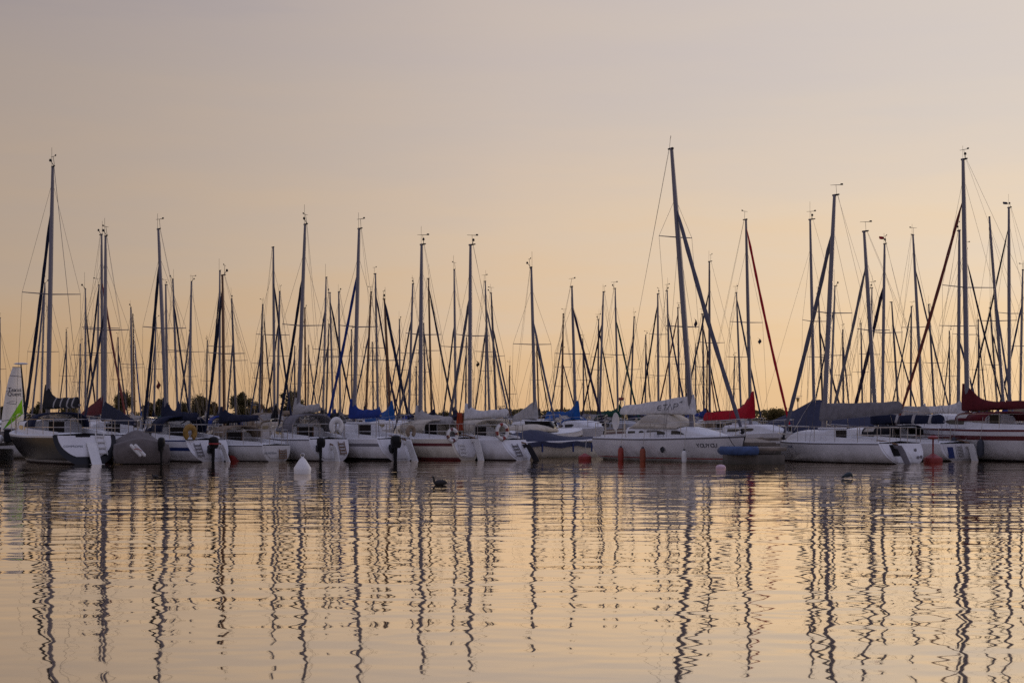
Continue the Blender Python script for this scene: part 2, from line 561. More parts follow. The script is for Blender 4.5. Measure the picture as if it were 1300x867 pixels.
def tree(px, top, width, base, Y, label, leaf, seed, dens=1.0):
    """px, top, width in photo pixels; stands on the bank at depth Y"""
    rn = random.Random(seed)
    x = (px - CX) / F * Y
    zb = 0.6
    zt = CH + (HY - top) / F * Y
    h = zt - zb
    wd = width / F * Y / 2
    root = thing('tree', label, 'tree', (x, Y, zb), 0, 'trees on the far bank')
    t = MB()
    limbs = []
    t.tube([(0, 0, -.3), (0.03 * h * rn.uniform(-1, 1), 0, h * .35), (0.05 * h * rn.uniform(-1, 1), 0, h * .7), (0, 0, h * .93)], [h * .028, h * .022, h * .012, h * .004], 6)
    for k in range(11):
        z0 = h * rn.uniform(.15, .7)
        a = rn.uniform(0, 6.28)
        ln = wd * rn.uniform(.55, 1.0)
        e = Vector((math.cos(a) * ln, math.sin(a) * ln, z0 + h * rn.uniform(.12, .3)))
        t.tube([(0, 0, z0), (e.x * .5, e.y * .5, (z0 + e.z) / 2 - .02 * h), e], [h * .01, h * .007, h * .003], 4)
        limbs.append(e)
    t.build('trunk', M_bark, root)
    c = MB()
    clumps = [(e, rn.uniform(.28, .5) * wd) for e in limbs]
    for k in range(22):
        z = h * (.16 + .8 * rn.random() ** .85)
        prof = math.sin(math.pi * min(1, (z / h) ** .75)) ** .6
        a = rn.uniform(0, 6.28); q = wd * prof * rn.uniform(.2, .85)
        clumps.append((Vector((math.cos(a) * q, math.sin(a) * q, z)), wd * rn.uniform(.22, .42)))
    for k in range(4):
        clumps.append((Vector((rn.uniform(-.2, .2) * wd, rn.uniform(-.2, .2) * wd, h * rn.uniform(.88, .96))), wd * rn.uniform(.15, .25)))
    for p, r in clumps:
        for k in range(int(170 * dens)):
            d = Vector((rn.gauss(0, .5), rn.gauss(0, .5), rn.gauss(0, .5)))
            q = p + d * r
            if q.z < .1: continue
            leafq(c, q, rn.uniform(.07, .17), rn)
    c.build('crown', leaf, root, smooth=False)
    return root


TREES = [  # px, top, width, Y, leaf, label
    (3, 518, 16, 214, 1, 'dark bushy tree at the left frame edge beyond the dinghy sail'),
    (52, 515, 26, 226, 1, 'low bush seen under the boom of the black-hulled yacht'),
    (92, 516, 24, 222, 0, 'low olive bush right of the black-hulled yacht on the bank'),
    (155, 500, 27, 214, 0, 'loose tree above the falling navy sail cover of the tarp boat'),
    (190, 512, 20, 220, 2, 'thin russet bush just left of the blue-striped yacht mast'),
    (204, 508, 18, 212, 1, 'narrow dark tree behind the mast of the blue-striped yacht'),
    (233, 513, 18, 226, 1, 'small dark tree above the navy sprayhood'),
    (254, 505, 26, 212, 0, 'broad olive tree between blue-striped yacht and brown mast'),
    (272, 511, 16, 220, 2, 'small russet tree directly left of the brown wooden mast'),
    (307, 500, 24, 214, 1, 'tall round-topped tree above the tan sprayhood yacht'),
    (325, 513, 18, 222, 0, 'short olive bush right of the round-topped tree'),
    (344, 518, 16, 226, 2, 'low russet bush left of the tree behind the grey sprayhood'),
    (373, 499, 30, 212, 1, 'dense dark tree behind the pale sail cover and grey sprayhood'),
    (563, 526, 22, 224, 1, 'low dark bush behind the orange cloth'),
    (640, 524, 36, 216, 0, 'rounded olive bush behind the white sail cover yacht'),
    (985, 523, 30, 216, 0, 'olive bush above the ridge of the navy boat tent'),
    (1040, 521, 22, 222, 2, 'russet bush just right of the navy tent peak'),
    (1247, 520, 34, 216, 0, 'olive bush under the maroon sail cover'),
]
for i, (px, top, wd, Y, lf, lb) in enumerate(TREES):
    tree(px, top, wd, 541, Y, lb, M_leaf[lf], 100 + i)

# far wood beyond the meadow, one mass
rn = random.Random(5)
fw = MB()
for i in range(24000):
    x = rn.uniform(-170, 170)
    Y = rn.uniform(395, 430)
    hh = 3.0 + 1.6 * noise.noise(Vector((x * .045, 7, 0))) + 0.8 * noise.noise(Vector((x * .2, 1, 0)))
    if x < 0:
        hh *= .75
    z = .5 + max(.4, hh) * rn.random() ** .7
    leafq(fw, Vector((x, Y, z)), rn.uniform(.25, .55), rn)
tag(fw.build('far_wood', M_leaf[1], smooth=False), kind='stuff', label='low dark wood along the horizon beyond the masts')
# reeds along the bank
rd = MB()
for i in range(26000):
    x = rn.uniform(-75, 75)
    Y = 187.5 + rn.random() ** 1.5 * 16
    h = (.7 + .8 * rn.random()) * (0.75 + .9 * noise.noise(Vector((x * .11, 2, 0))))
    if h < .2: h = .2
    a = rn.uniform(-.25, .25)
    o = len(rd.v)
    wv = rn.uniform(.03, .07)
    rd.v += [(x - wv, Y, .1), (x + wv, Y, .1), (x + a * h * .6 + wv * .6, Y + rn.uniform(-.1, .1), h), (x + a * h * .6 - wv * .6, Y, h)]
    rd.face((o, o + 1, o + 2, o + 3))
tag(rd.build('reeds', M_reed, smooth=False), kind='stuff', label='straw-coloured reeds along the far bank behind the boats')

# ------------------------------------------------------------------ boats
HULL_F = [1.0, 0.93, 0.80, 0.66, 0.5, 0.34, 0.175, 0.13, 0.05, 0.0]


class Boat:
    def __init__(s, **k):
        s.o = dict(L=7.5, B=2.5, fb=0.95, J=None, tr=0.45, br=0.5, wt=0.74, hull=M_white, stripe=None, stripe_rows=(2,), boot=None, wline=None, bottom=M_antifoul, away=True, cabin_h=0.42,
                   mast=M_alu, mr=0.062, spread=1, cover=None, boom=None, jib=None, jib_r=0.05, hood=None, vinyl=M_vinyl, detail=2, deckz=0.0, rail=None, windows=True,
                   label='sailboat', group=None, name='sailboat', head=None, boom_z=1.05, cover_h=(0.75, .3, .16), gear=True, sheer=0.22, hood_h=.62, jib_top=None)
        s.o.update(k)
        o = s.o
        L = o['L']
        s.J = o['J'] or 0.40 * L
        Y = o['Y']
        s.Xm, s.Ym = (o['mx'] - CX) / F * Y, Y
        if o.get('aft'):                           # heading known: the forestay's column gives the foredeck length
            a_ = R(o['head']); q = (o['bow'] - CX) / F
            s.J = max(1.5, min(3.2, (q * Y - s.Xm) / (math.sin(a_) - q * math.cos(a_))))
            o['L'] = L = s.J + o['aft']
        # heading: turn until the bow falls on its column
        if o['head'] is not None:
            a = R(o['head'])
        else:
            best = None
            for k_ in range(-720, 720):
                a_ = R(k_ / 8 * 1.0)
                c = math.cos(a_) if o['away'] else -math.cos(a_)
                px = px_of(s.Xm + s.J * math.sin(a_), s.Ym + s.J * c)
                e = abs(px - o['bow'])
                if abs(a_) > R(62): e += 3
                if best is None or e < best[0]:
                    best = (e, a_)
            a = best[1]
        if not o['away'] and o['head'] is None:
            a = math.pi - a
        s.a = a                                    # heading measured from +Y towards +X
        s.root = thing(o['name'], o['label'], o.get('cat', 'sailboat'), (s.Xm, s.Ym, 0), -a, o['group'])
        s.hull(); s.deck(); s.cabin()
        if o['mast']:
            s.rig()
        if o['hood']:
            s.sprayhood()
        if o['gear']:
            s.rails()

    def local(s, p):
        """world point to the boat's own axes"""
        d = Vector(p) - Vector((s.Xm, s.Ym, 0))
        c, n = math.cos(s.a), math.sin(s.a)
        return Vector((d.x * c - d.y * n, d.x * n + d.y * c, d.z))

    def half(s, t):
        o = s.o
        wt = o['wt']
        tm = .42
        if t < tm:
            k = wt + (1 - wt) * math.sin(math.pi / 2 * t / tm)
        else:
            k = max(0.0, 1 - ((t - tm) / (1 - tm)) ** 2.3)
        return max(.03, o['B'] / 2 * k)

    def zs(s, t):
        o = s.o
        return o['fb'] * (0.97 + o['sheer'] * max(0, (t - .3) / .7) ** 1.8 + .03 * (1 - t))

    def ypos(s, t, z):
        o = s.o
        ye = s.J - o['L'] + o['tr'] * z
        yb = s.J - o['br'] * (s.zs(1) - z)
        return ye + (yb - ye) * t

    def tofy(s, y):
        z = s.o['fb']
        ye, yb = s.ypos(0, z), s.ypos(1, z)
        return min(1, max(0, (y - ye) / (yb - ye)))

    def sec(s, t, side, off=0.0):
        """section points from the sheer to under water"""
        zs = s.zs(t)
        zb = -0.08 - .35 * math.sin(math.pi * min(1, t * 1.05 + .02)) ** .8 if t < 1 else -.15
        p = 2.7 - 1.3 * t
        b = s.half(t)
        pts = []
        for f in HULL_F + [None, 'k']:
            if f is None: z = zb * .6
            elif f == 'k': z = zb
            else: z = zs * f
            u = (zs - z) / (zs - zb)
            fl = 1 - .16 * t * u
            x = b * max(0, 1 - u ** p) ** (.62 if t < .9 else .8) * fl
            pts.append(Vector((side * (x + off), s.ypos(t, z), z)))
        return pts

    def hull(s):
        o = s.o
        ns = 16 if o['detail'] > 0 else 11
        rows = []
        for i in range(ns + 1):
            t = i / ns
            t = t ** .92
            a = s.sec(t, -1); b = s.sec(t, 1)
            rows.append(a[:-1] + [Vector((0, a[-1].y, a[-1].z))] + b[-2::-1])
        n = len(rows[0])
        half = n // 2
        mats = [o['hull'], o['stripe'] or o['hull'], o['boot'] or o['hull'], o['bottom'], o['rail'] or o['hull'], o['wline'] or o['hull']]

        def mf(i, j):
            k = j if j < half else n - 2 - j
            if k >= 8: return 3
            if k == 7: return 2
            if k == 6: return 5
            if k in o['stripe_rows']: return 1
            if k == 0: return 4
            return 0
        mb = MB()
        oo, _ = mb.grid(rows, False, 0, mf)
        mb.face(tuple(range(oo + n - 1, oo - 1, -1)), 0)
        s.hull_o = mb.build('hull', mats, s.root, ang=50)

    def deck(s):
        o = s.o
        mb = MB()
        rows = []
        for i in range(15):
            t = i / 14
            b, z = s.half(t), s.zs(t)
            y = s.ypos(t, z)
            c = .05 * b
            rows.append([(-b + .01, y, z - .006), (-b + .05, y, z + .035), (-b * .82, y, z + .03), (0, y, z + .03 + c), (b * .82, y, z + .03), (b - .05, y, z + .035), (b - .01, y, z - .006)])
        mb.grid(rows, False, 0)
        # cockpit coamings
        if o['detail'] > 0:
            y1, y0 = -.12 * o['L'], s.J - o['L'] + o['tr'] * o['fb'] + .35
            for sd in (-1, 1):
                rr = []
                for k in range(6):
                    y = y0 + (y1 - y0) * k / 5
                    t = s.tofy(y)
                    b, z = s.half(t) * .74, s.zs(t)
                    h = .12 + .12 * k / 5
                    rr.append([(sd * (b + .09), y, z + .01), (sd * (b + .05), y, z + h), (sd * (b - .05), y, z + h), (sd * (b - .10), y, z + .01)])
                mb.grid(rr, True)
                mb.face((len(mb.v) - 24, len(mb.v) - 23, len(mb.v) - 22, len(mb.v) - 21))
                mb.face((len(mb.v) - 4, len(mb.v) - 3, len(mb.v) - 2, len(mb.v) - 1))
        mb.build('deck', o.get('deckm', M_deck), s.root, ang=30)

    def cab_sec(s, q):
        """cabin trunk section at q 0 (aft bulkhead) .. 1 (front)"""
        o = s.o
        y0, y1 = s.cy0, s.cy1
        y = y0 + (y1 - y0) * q
        t = s.tofy(y)
        w_ = min(s.half(t) * .78, o['B'] * .5 * (.70 - .28 * q))
        z = s.zs(t) + .02
        h = o['cabin_h'] * (1.0 - .12 * q - .75 * max(0, (q - .62) / .38) ** 1.3)
        return y, w_, z, max(.05, h)

    def cabin(s):
        o = s.o
        s.cy0, s.cy1 = o.get('cab', (-.13 * o['L'], s.J - .09 * o['L']))
        mb = MB()
        rows = []
        for q in (0, .15, .35, .55, .68, .8, .92, 1.0):
            y, w_, z, h = s.cab_sec(q)
            rows.append([(-w_, y, z), (-w_ * .94, y, z + h * .72), (-w_ * .84, y, z + h * .93), (-w_ * .4, y, z + h * 1.06), (w_ * .4, y, z + h * 1.06), (w_ * .84, y, z + h * .93), (w_ * .94, y, z + h * .72), (w_, y, z)])
        oo, n = mb.grid(rows)
        mb.face(tuple(range(oo, oo + n)))
        mb.face(tuple(range(oo + 7 * n, oo + 8 * n)))
        cab = mb.build('cabin', o['deckm'] if o.get('deckm') else M_deck if o['hull'] in (M_black, M_bluehull, M_white) else o['hull'], s.root, ang=35)
        if o['windows']:
            for sd in (-1, 1):
                for q0, q1 in ((.10, .34), (.40, .62)):
                    wb = MB()
                    rr = []
                    for q, cut in ((q0, .0), (q0 + .03, .0), (q1 - .05, .0), (q1, .12)):
                        y, w_, z, h = s.cab_sec(q)
                        def sx(f): return sd * (w_ * (1 - .06 * f / .72) + .008)
                        f0, f1 = .28 + cut, .62 - cut * .6
                        rr.append([(sx(f0), y, z + h * f0), (sx(f1), y, z + h * f1), (sx(f1) - sd * .02, y, z + h * f1), (sx(f0) - sd * .02, y, z + h * f0)])
                    wb.grid(rr, True)
                    wb.build('cabin_window', M_glass, cab)
        # companionway: smoked washboard in a frame on the aft bulkhead
        y, w_, z, h = s.cab_sec(0)
        cb = MB()
        cb.box((0.0, y - .012, z + h * .50), (.56, .03, h * .98))
        cw = cb.build('companionway', M_smoke, cab)
        fr = MB()
        for sd in (-1, 1):
            fr.box((sd * .305, y - .02, z + h * .5), (.05, .05, h * 1.0))
        fr.v += [(-.28, y - .045, z + .01), (.28, y - .045, z + .01), (.28, y - .045, z + .05), (-.28, y - .045, z + .05)]
        fr.face((len(fr.v) - 4, len(fr.v) - 3, len(fr.v) - 2, len(fr.v) - 1))
        fr.build('companionway_frame', M_deck if o['detail'] < 2 else M_teak if o.get('teak') else M_deck, cw)
        sl = MB()
        sl.box((0, y + .38, z + h * 1.06 + .035), (.66, .8, .06), bev=.02)
        sl.build('sliding_hatch', M_deck, cab)

    def rig(s):
        o = s.o
        foot_t = s.tofy(0)
        zf = s.zs(foot_t) + (o['cabin_h'] * .9 if s.cy1 > .1 else .05)
        top = s.local(P(o['top'][0], o['top'][1], s.Ym))
        foot = Vector((0, 0, zf))
        s.mtop, s.mfoot = top, foot
        H = (top - foot).length
        ax = (top - foot).normalized()

        def mp(z):
            k = (z - foot.z) / (top.z - foot.z)
            bend = math.sin(math.pi * min(1, max(0, k))) * .012 * H * o.get('bend', 0)
            return foot + (top - foot) * k + Vector((0, bend, 0))
        s.mp = mp
        r = o['mr']
        mb = MB()
        zz = [foot.z + (top.z - foot.z) * k for k in (0, .2, .4, .6, .8, .92, 1)]
        mb.tube([mp(z) for z in zz], [r, r, r, r * .98, r * .85, r * .7, r * .6], 8)
        mast = mb.build('mast', o['mast'], s.root)
        # masthead: crane, wind vane, aerial
        aft = Vector((0, -1, 0))
        hb = MB()
        hb.tube([top + Vector((0, .08, -.03)), top + aft * (.18 + .1 * rnd.random()) + Vector((0, 0, -.02))], [r * .5, r * .3], 5)
        lr = rnd.uniform(-1, 1)
        if rnd.random() < .8:
            v0 = top + Vector((.05, -.05, 0)); v1 = v0 + Vector((lr * .05, .05, .34))
            hb.tube([v0, v1], .008, 4)
            va = rnd.uniform(-.5, .5) + math.pi / 2 * (1 if rnd.random() < .7 else .2) - s.a
            dv = Vector((math.cos(va), math.sin(va), 0))
            hb.tube([v1 - dv * .22, v1 + dv * .2], [.012, .006], 4)
            hb.box(v1 - dv * .2 + Vector((0, 0, .02)), (.09, .012, .06), rot=va)
        if rnd.random() < .55:
            a0 = top + aft * .12
            a1 = a0 + Vector((lr * .22, lr * .16, .16))
            hb.tube([a0, a1], .012, 4)
            hb.lathe([(.0, -.05), (.045, -.04), (.05, .0), (.03, .05), (0, .055)], 6, a1)
        if rnd.random() < .6:
            a0 = top + Vector((-.04, -.02, 0))
            hb.tube([a0, a0 + Vector((0, 0, .45 + .4 * rnd.random()))], .006, 4)
        hb.build('masthead_fittings', M_rubber, mast)
        # spreaders and standing rigging
        rg = MB()
        wr = .0058 * max(1, s.Ym / 75)
        chain = []
        for sd in (-1, 1):
            chain.append(Vector((sd * min(s.half(foot_t) * .92, o['B'] * .46), -.12, s.zs(foot_t) + .02)))
        zs_ = [foot.z + (top.z - foot.z) * k for k in ((.50,) if o['spread'] == 1 else (.36, .68))]
        hound = mp(foot.z + (top.z - foot.z) * o.get('hound', .86))
        sw = o.get('sw', .38) * o['B'] * .95
        for si, (sd, ch) in enumerate(zip((-1, 1), chain)):
            last = hound
            for z in zs_[::-1]:
                tip = mp(z) + Vector((sd * sw, -.16, .03))
                spb = MB()
                spb.tube([mp(z) + Vector((sd * r * .6, 0, 0)), tip], [.022, .014], 5)
                spb.build('spreader', M_aludark, mast)
                rg.tube([last, tip], wr, 3, cap=False)
                rg.tube([mp(z) - ax * .05, ch + Vector((0, -.2, 0))], wr, 3, cap=False)
                last = tip
            rg.tube([last, ch], wr, 3, cap=False)
        bow = Vector((0, s.ypos(1, s.zs(1)) - .12, s.zs(1) + .05))
        s.bow = bow
        if o['jib']:
            jt = mp(CH + (HY - o['jib_top']) / F * s.Ym) if o['jib_top'] else hound
        else:
            jt = hound
        stern = Vector((0, s.ypos(0, s.zs(0)) + .12, s.zs(0) + .05))
        rg.tube([top + aft * .15, stern], wr, 3, cap=False)
        if not o['jib'] or jt.z < hound.z + .1:
            rg.tube([jt, bow], wr, 3, cap=False)
        # halyards slapping beside the mast
        rg.tube([mp(foot.z + .3) + Vector((.10, .05, 0)), mp(top.z - .5) + Vector((.06, 0, 0))], wr * .8, 3, cap=False)
        rg.build('rigging', M_wire, s.root, smooth=False)
        if o['jib']:
            d = bow - jt
            jb = MB()
            pts, rad = [], []
            n = 22
            jr = o['jib_r']
            for i in range(n + 1):
                k = i / n
                sag = math.sin(math.pi * k) * .012 * d.length
                pts.append(jt + d * (.015 + .955 * k) + Vector((0, -sag * .4, -sag)))
                body = min(1, k * 9 + .25) * (1.0 - .18 * abs(k - .55)) * (1 if k < .94 else .75)
                rad.append(jr * body * (1 + .10 * math.sin(i * 1.9 + s.Xm)))
            jb.tube(pts, rad, 7)
            jo = jb.build('furled_jib', C[o['jib']], s.root)
            dr = MB()
            dn = -d.normalized()
            dr.tube([bow + dn * .02, bow + dn * .08, bow + dn * .09, bow + dn * .17, bow + dn * .18], [.05, .09, .04, .04, .09], 8)
            dr.build('furling_drum', M_rubber, jo)
        if o['cover']:
            s.boom_cover()

    def boom_cover(s):
        o = s.o
        bl = o['boom'] or .40 * o['L']
        z0 = s.mfoot.z - o['cabin_h'] * .9 + o['boom_z']
        g0 = s.mp(z0)
        end = g0 + Vector((o.get('boom_dx', 0), -bl, o.get('boom_rise', .05)))
        bb = MB()
        bb.tube([g0 + Vector((0, -.05, 0)), end], [.05, .045], 8)
        boom = bb.build('boom', M_alu, s.root)
        h0, h1, h2 = o['cover_h']
        rows = []
        n, k = 26, 14
        rn = random.Random(int(o['mx'] * 10))
        ph = rn.random() * 9
        style = o.get('cover_style', 'collar')
        for i in range(n + 1):
            q = i / n
            if style == 'collar':
                h = h1 + (h2 - h1) * q + (h0 - h1) * math.exp(-(max(0, q - .04) * 9.5) ** 1.3)
                wv = .13 + .09 * math.exp(-q * 5) - .04 * q
            else:
                h = h0 + (h2 - h0) * (q ** (.85 if style == 'taper' else .6))
                wv = .15 - .05 * q
            if i == n:
                h *= .7; wv *= .6
            if i == 0:
                wv *= .7
            c = g0 + (end - g0) * (q * .985)
            c = c + Vector((0, .16 * (1 - q) * (1 if i else 1), 0))
            row = []
            for j in range(k):
                a = 2 * math.pi * j / k
                up = math.sin(a)
                zz = (h * up if up > 0 else .075 * up)
                wid = wv * (math.cos(a)) * (1 - .62 * max(0, up) ** 1.4)
                jit = .024 * noise.noise(Vector((q * 14 + ph, j * .9, 0))) + .014 * noise.noise(Vector((q * 34 + ph, j * 1.7, 5)))
                if style == 'taper': jit *= .3
                lean = (.10 if style == 'collar' and q < .1 else 0) * max(0, up)
                row.append(c + Vector((wid + jit, lean, zz + jit * .7 - .012 * math.sin(q * math.pi * 6) * (1 if up > .5 else 0))))
            rows.append(row)
        mb = MB()
        ties = set(o.get('ties', ()))
        oo, nn = mb.grid(rows, True, 0, lambda i, j: 1 if i in ties else 0)
        mb.face(tuple(range(oo + nn - 1, oo - 1, -1)))
        mb.face(tuple(range(oo + n * nn, oo + n * nn + nn)))
        s.cover_rows = rows
        s.cover_o = mb.build('sail_cover', [C[o['cover']], C['pale']], boom, ang=60)
        s.cover_o.matrix_parent_inverse = Matrix.Identity(4)
        # topping lift
        tl = MB()
        tl.tube([end, s.mtop + Vector((0, -.12, 0))], .0045 * max(1, s.Ym / 75), 3, cap=False)
        tl.tube([end + Vector((0, .2, -.05)), Vector((0, end.y + .1, s.zs(s.tofy(end.y)) + .05))], .012, 4, cap=False)
        tl.build('topping_lift', M_wire, boom)
        s.boom_end = end

    def sprayhood(s):
        o = s.o
        y, w_, z, h = s.cab_sec(0)
        W = w_ * o.get('hood_w', 1.0)
        Hh = o['hood_h']
        zb = z + h * .55
        st = [(y - .62, W * 1.0, Hh), (y - .05, W * 1.0, Hh * 1.03), (y + .28, W * .97, Hh * .98), (y + .95, W * .86, .30)]
        n = 15
        mb = MB()
        rows = []
        for yy, ww, hh in st:
            row = []
            for j in range(n):
                a = math.pi * j / (n - 1)
                ca, sa = math.cos(a), math.sin(a)
                row.append((ww * math.copysign(abs(ca) ** .62, ca), yy + .1 * sa * (-1 if yy < y - .2 else 0), zb + hh * sa ** .72))
            rows.append(row)

        def keep(i, j):
            return 0
        o1, _ = mb.grid(rows[:3], False, 0)
        # front: fabric ribs between the clear panes
        r2, r3 = rows[2], rows[3]
        rib = {0, 4, 9, 13}
        oo = len(mb.v)
        mb.v += [tuple(p) for p in r2 + r3]
        wb = MB()
        for j in range(n - 1):
            if j in (0, 13):
                mb.face((oo + j, oo + j + 1, oo + n + j + 1, oo + n + j))
            else:
                a = len(wb.v)
                wb.v += [r2[j], r2[j + 1], r3[j + 1], r3[j]]
                wb.face((a, a + 1, a + 2, a + 3))
        for yy, ww, hh, rr in ((y - .62, W, Hh, .032), (y + .28, W * .97, Hh * .98, .02), (y + .95, W * .86, .30, .03)):
            pts = []
            for j in range(n):
                a = math.pi * j / (n - 1)
                ca, sa = math.cos(a), math.sin(a)
                pts.append((ww * math.copysign(abs(ca) ** .62, ca), yy + .1 * sa * (-1 if yy < y - .2 else 0), zb + hh * sa ** .72))
            mb.tube(pts, rr, 5)
        for j in (4, 10):
            mb.tube([Vector(r2[j]) + Vector((0, 0, .006)), Vector(r3[j]) + Vector((0, 0, .006))], .025, 5)
        ho = mb.build('sprayhood', C[o['hood']], s.root)
        md = ho.modifiers.new('thick', 'SOLIDIFY'); md.thickness = .012
        wb.build('hood_window', o['vinyl'], ho)

    def rails(s):
        o = s.o
        wr = .013 if o['detail'] > 1 else .014
        # pulpit
        mb = MB()
        z1 = s.zs(1)
        yb = s.ypos(1, z1)
        t2 = s.tofy(yb - .85)
        b2 = s.half(t2) * .92
        for hz in (.55, .28):
            mb.tube([(-b2, yb - .85, s.zs(t2) + hz), (-b2 * .55, yb - .25, z1 + hz), (-.08, yb + .05, z1 + hz + .02), (.08, yb + .05, z1 + hz + .02), (b2 * .55, yb - .25, z1 + hz), (b2, yb - .85, s.zs(t2) + hz)], wr, 5)
            if o['detail'] < 1: break
        for sd in (-1, 1):
            mb.tube([(sd * b2, yb - .85, s.zs(t2)), (sd * b2, yb - .85, s.zs(t2) + .55)], wr, 5)
            mb.tube([(sd * b2 * .5, yb - .25, z1), (sd * b2 * .55, yb - .25, z1 + .55)], wr, 5)
        mb.build('pulpit', M_steel, s.root)
        # pushpit
        mb = MB()
        z0 = s.zs(0)
        ys = s.ypos(0, z0)
        b0 = s.half(0) * .93
        t3 = s.tofy(ys + .9); b3 = s.half(t3) * .93
        for hz in (.55, .28):
            for sd in (-1, 1):
                mb.tube([(sd * b3, ys + .9, s.zs(t3) + hz), (sd * b0, ys + .12, z0 + hz), (sd * b0 * (.45 if hz < .5 else .0), ys + .02, z0 + hz)], wr, 5)
            if o['detail'] < 1: break
        for sd in (-1, 1):
            mb.tube([(sd * b3, ys + .9, s.zs(t3)), (sd * b3, ys + .9, s.zs(t3) + .55)], wr, 5)
            mb.tube([(sd * b0, ys + .12, z0), (sd * b0, ys + .12, z0 + .55)], wr, 5)
            mb.tube([(sd * b0 * .45, ys + .05, z0), (sd * b0 * .45, ys + .02, z0 + .55)], wr, 5)
        mb.build('pushpit', M_steel, s.root)
        # stanchions and lifelines
        ys_ = [ys + .9 + (yb - .85 - ys - .9) * k / 4 for k in range(5)]
        mb = MB()
        for sd in (-1, 1):
            tops = []
            for k, y in enumerate(ys_):
                t = s.tofy(y)
                b = s.half(t) * .93
                if 0 < k < 4:
                    mb.tube([(sd * b, y, s.zs(t)), (sd * b, y, s.zs(t) + .56)], .012, 5)
                tops.append(Vector((sd * b, y, s.zs(t) + .55)))
            mb.tube(tops, .005, 3, cap=False)
            mb.tube([p - Vector((0, 0, .27)) for p in tops], .004, 3, cap=False)
        mb.build('lifelines', M_steel, s.root)

    # ---- fittings for the boats near the camera
    def transom_frame(s):
        """point and axes of the transom plane"""
        o = s.o
        z = s.zs(0)
        return lambda x, zz, off=0.0: Vector((x, s.ypos(0, zz) - off, zz))

    def transom_panel(s, m=None, inset=.86, low=.16):
        pts = s.sec(0, 1)[:10]
        poly = []
        zt = s.zs(0)
        for p in pts:
            z = low * zt + (p.z) * (1 - low) if p.z > 0 else low * zt
            poly.append((p.x * inset, z))
        outl = [(-x, z) for x, z in poly] + [(x, z) for x, z in poly[::-1]]
        T = s.transom_frame()
        mb = MB()
        a = [T(x, z, .022) for x, z in outl]
        b = [T(x * 1.02, z, -.01) for x, z in outl]
        oo, n = mb.grid([a, b], True)
        mb.face(tuple(range(oo, oo + n)))
        return mb.build('transom_panel', m or M_deck, s.hull_o, ang=30)

    def transom_recess(s, x, z0, z1, w_, m=None):
        T = s.transom_frame()
        mb = MB()
        c = [(x - w_ / 2, z0), (x + w_ / 2, z0), (x + w_ / 2, z1), (x - w_ / 2, z1)]
        a = [T(p, q, .030) for p, q in c]
        b = [T(p, q, .0) for p, q in c]
        oo, n = mb.grid([a, b], True)
        mb.face(tuple(range(oo, oo + n)))
        mb.build('transom_locker', m or M_greyline, s.hull_o)

    def ladder(s, x, z0=.05, z1=None, w_=.26, m=None):
        T = s.transom_frame()
        z1 = z1 or s.zs(0) + .1
        mb = MB()
        for sd in (-1, 1):
            mb.tube([T(x + sd * w_ / 2, z0, .07), T(x + sd * w_ / 2, z1, .07)], .016, 5)
        n = 4
        for k in range(n):
            z = z0 + (z1 - z0) * (k + .3) / n
            p = T(x, z, .07)
            mb.box((p.x, p.y, p.z), (w_, .05, .035))
        mb.build('boarding_ladder', m or M_steel, s.root)

    def rudder(s, x=0.0, w_=.30, top=.75, m=None):
        T = s.transom_frame()
        mb = MB()
        pts = [(.0, top), (.10, .45), (.13, .05), (.14, -.2)]
        rows = []
        for d, z in pts:
            c = T(x, z, .10 + d * .5)
            k = w_ / 2
            rows.append([c + Vector((-.02, 0, 0)), c + Vector((-.028, -k, 0)), c + Vector((-.01, -2 * k, 0)), c + Vector((.01, -2 * k, 0)), c + Vector((.028, -k, 0)), c + Vector((.02, 0, 0))])
        oo, n = mb.grid(rows, True)
        mb.face(tuple(range(oo, oo + n)))
        c = T(x, top, .1)
        mb.box(c + Vector((0, -.02, -.06)), (.10, .2, .12), bev=.02)
        r = mb.build('rudder', m or M_pvc, s.root)
        tl = MB()
        tl.tube([c + Vector((0, -.1, .02)), c + Vector((0, .4, .12)), c + Vector((.02, 1.1, .18))], [.03, .026, .018], 6)
        tl.build('tiller', M_teak, r)

    def gangboard(s, x, w_=.36, z0=.03, z1=.75):
        T = s.transom_frame()
        mb = MB()
        a = T(x, z1, .06); b = T(x, z0, .22)
        d = (b - a).normalized()
        rows = []
        for k in (0, .04, .5, .96, 1):
            c = a + (b - a) * k
            rr = w_ / 2 * (.9 if k in (0, 1) else 1)
            rows.append([c + Vector((-rr, -.025, 0)), c + Vector((rr, -.025, 0)), c + Vector((rr, .025, 0)), c + Vector((-rr, .025, 0))])
        oo, n = mb.grid(rows, True)
        mb.face((oo, oo + 1, oo + 2, oo + 3)); mb.face((oo + 16, oo + 17, oo + 18, oo + 19))
        mb.box(b + Vector((0, -.06, -.02)), (w_ + .14, .3, .05), bev=.02)
        mb.build('rudder_blade', M_pvc, s.root, ang=30)

    def outboard(s, x, z=.62, size=1.0, red=True):
        T = s.transom_frame()
        k = size
        c = T(x, z, .20 * k)
        c = Vector((c.x, min(c.y, s.ypos(0, 0) - .02), c.z))
        leg = MB()
        leg.lathe([(.07 * k, .05 * k), (.065 * k, -.15 * k), (.05 * k, -.4 * k), (.04 * k, -.62 * k), (.03 * k, -.95 * k)], 8, c, sx=.8, sy=1.3)
        leg.box(c + Vector((0, .14 * k, -.02)), (.20 * k, .20 * k, .26 * k), bev=.03)
        leg.tube([c + Vector((0, .16 * k, -.72 * k)), c + Vector((0, -.02, -.74 * k)), c + Vector((0, -.18 * k, -.74 * k))], [.02, .05 * k, .03 * k], 8)
        leg.box(c + Vector((0, -.05 * k, -.60 * k)), (.14 * k, .26 * k, .015))
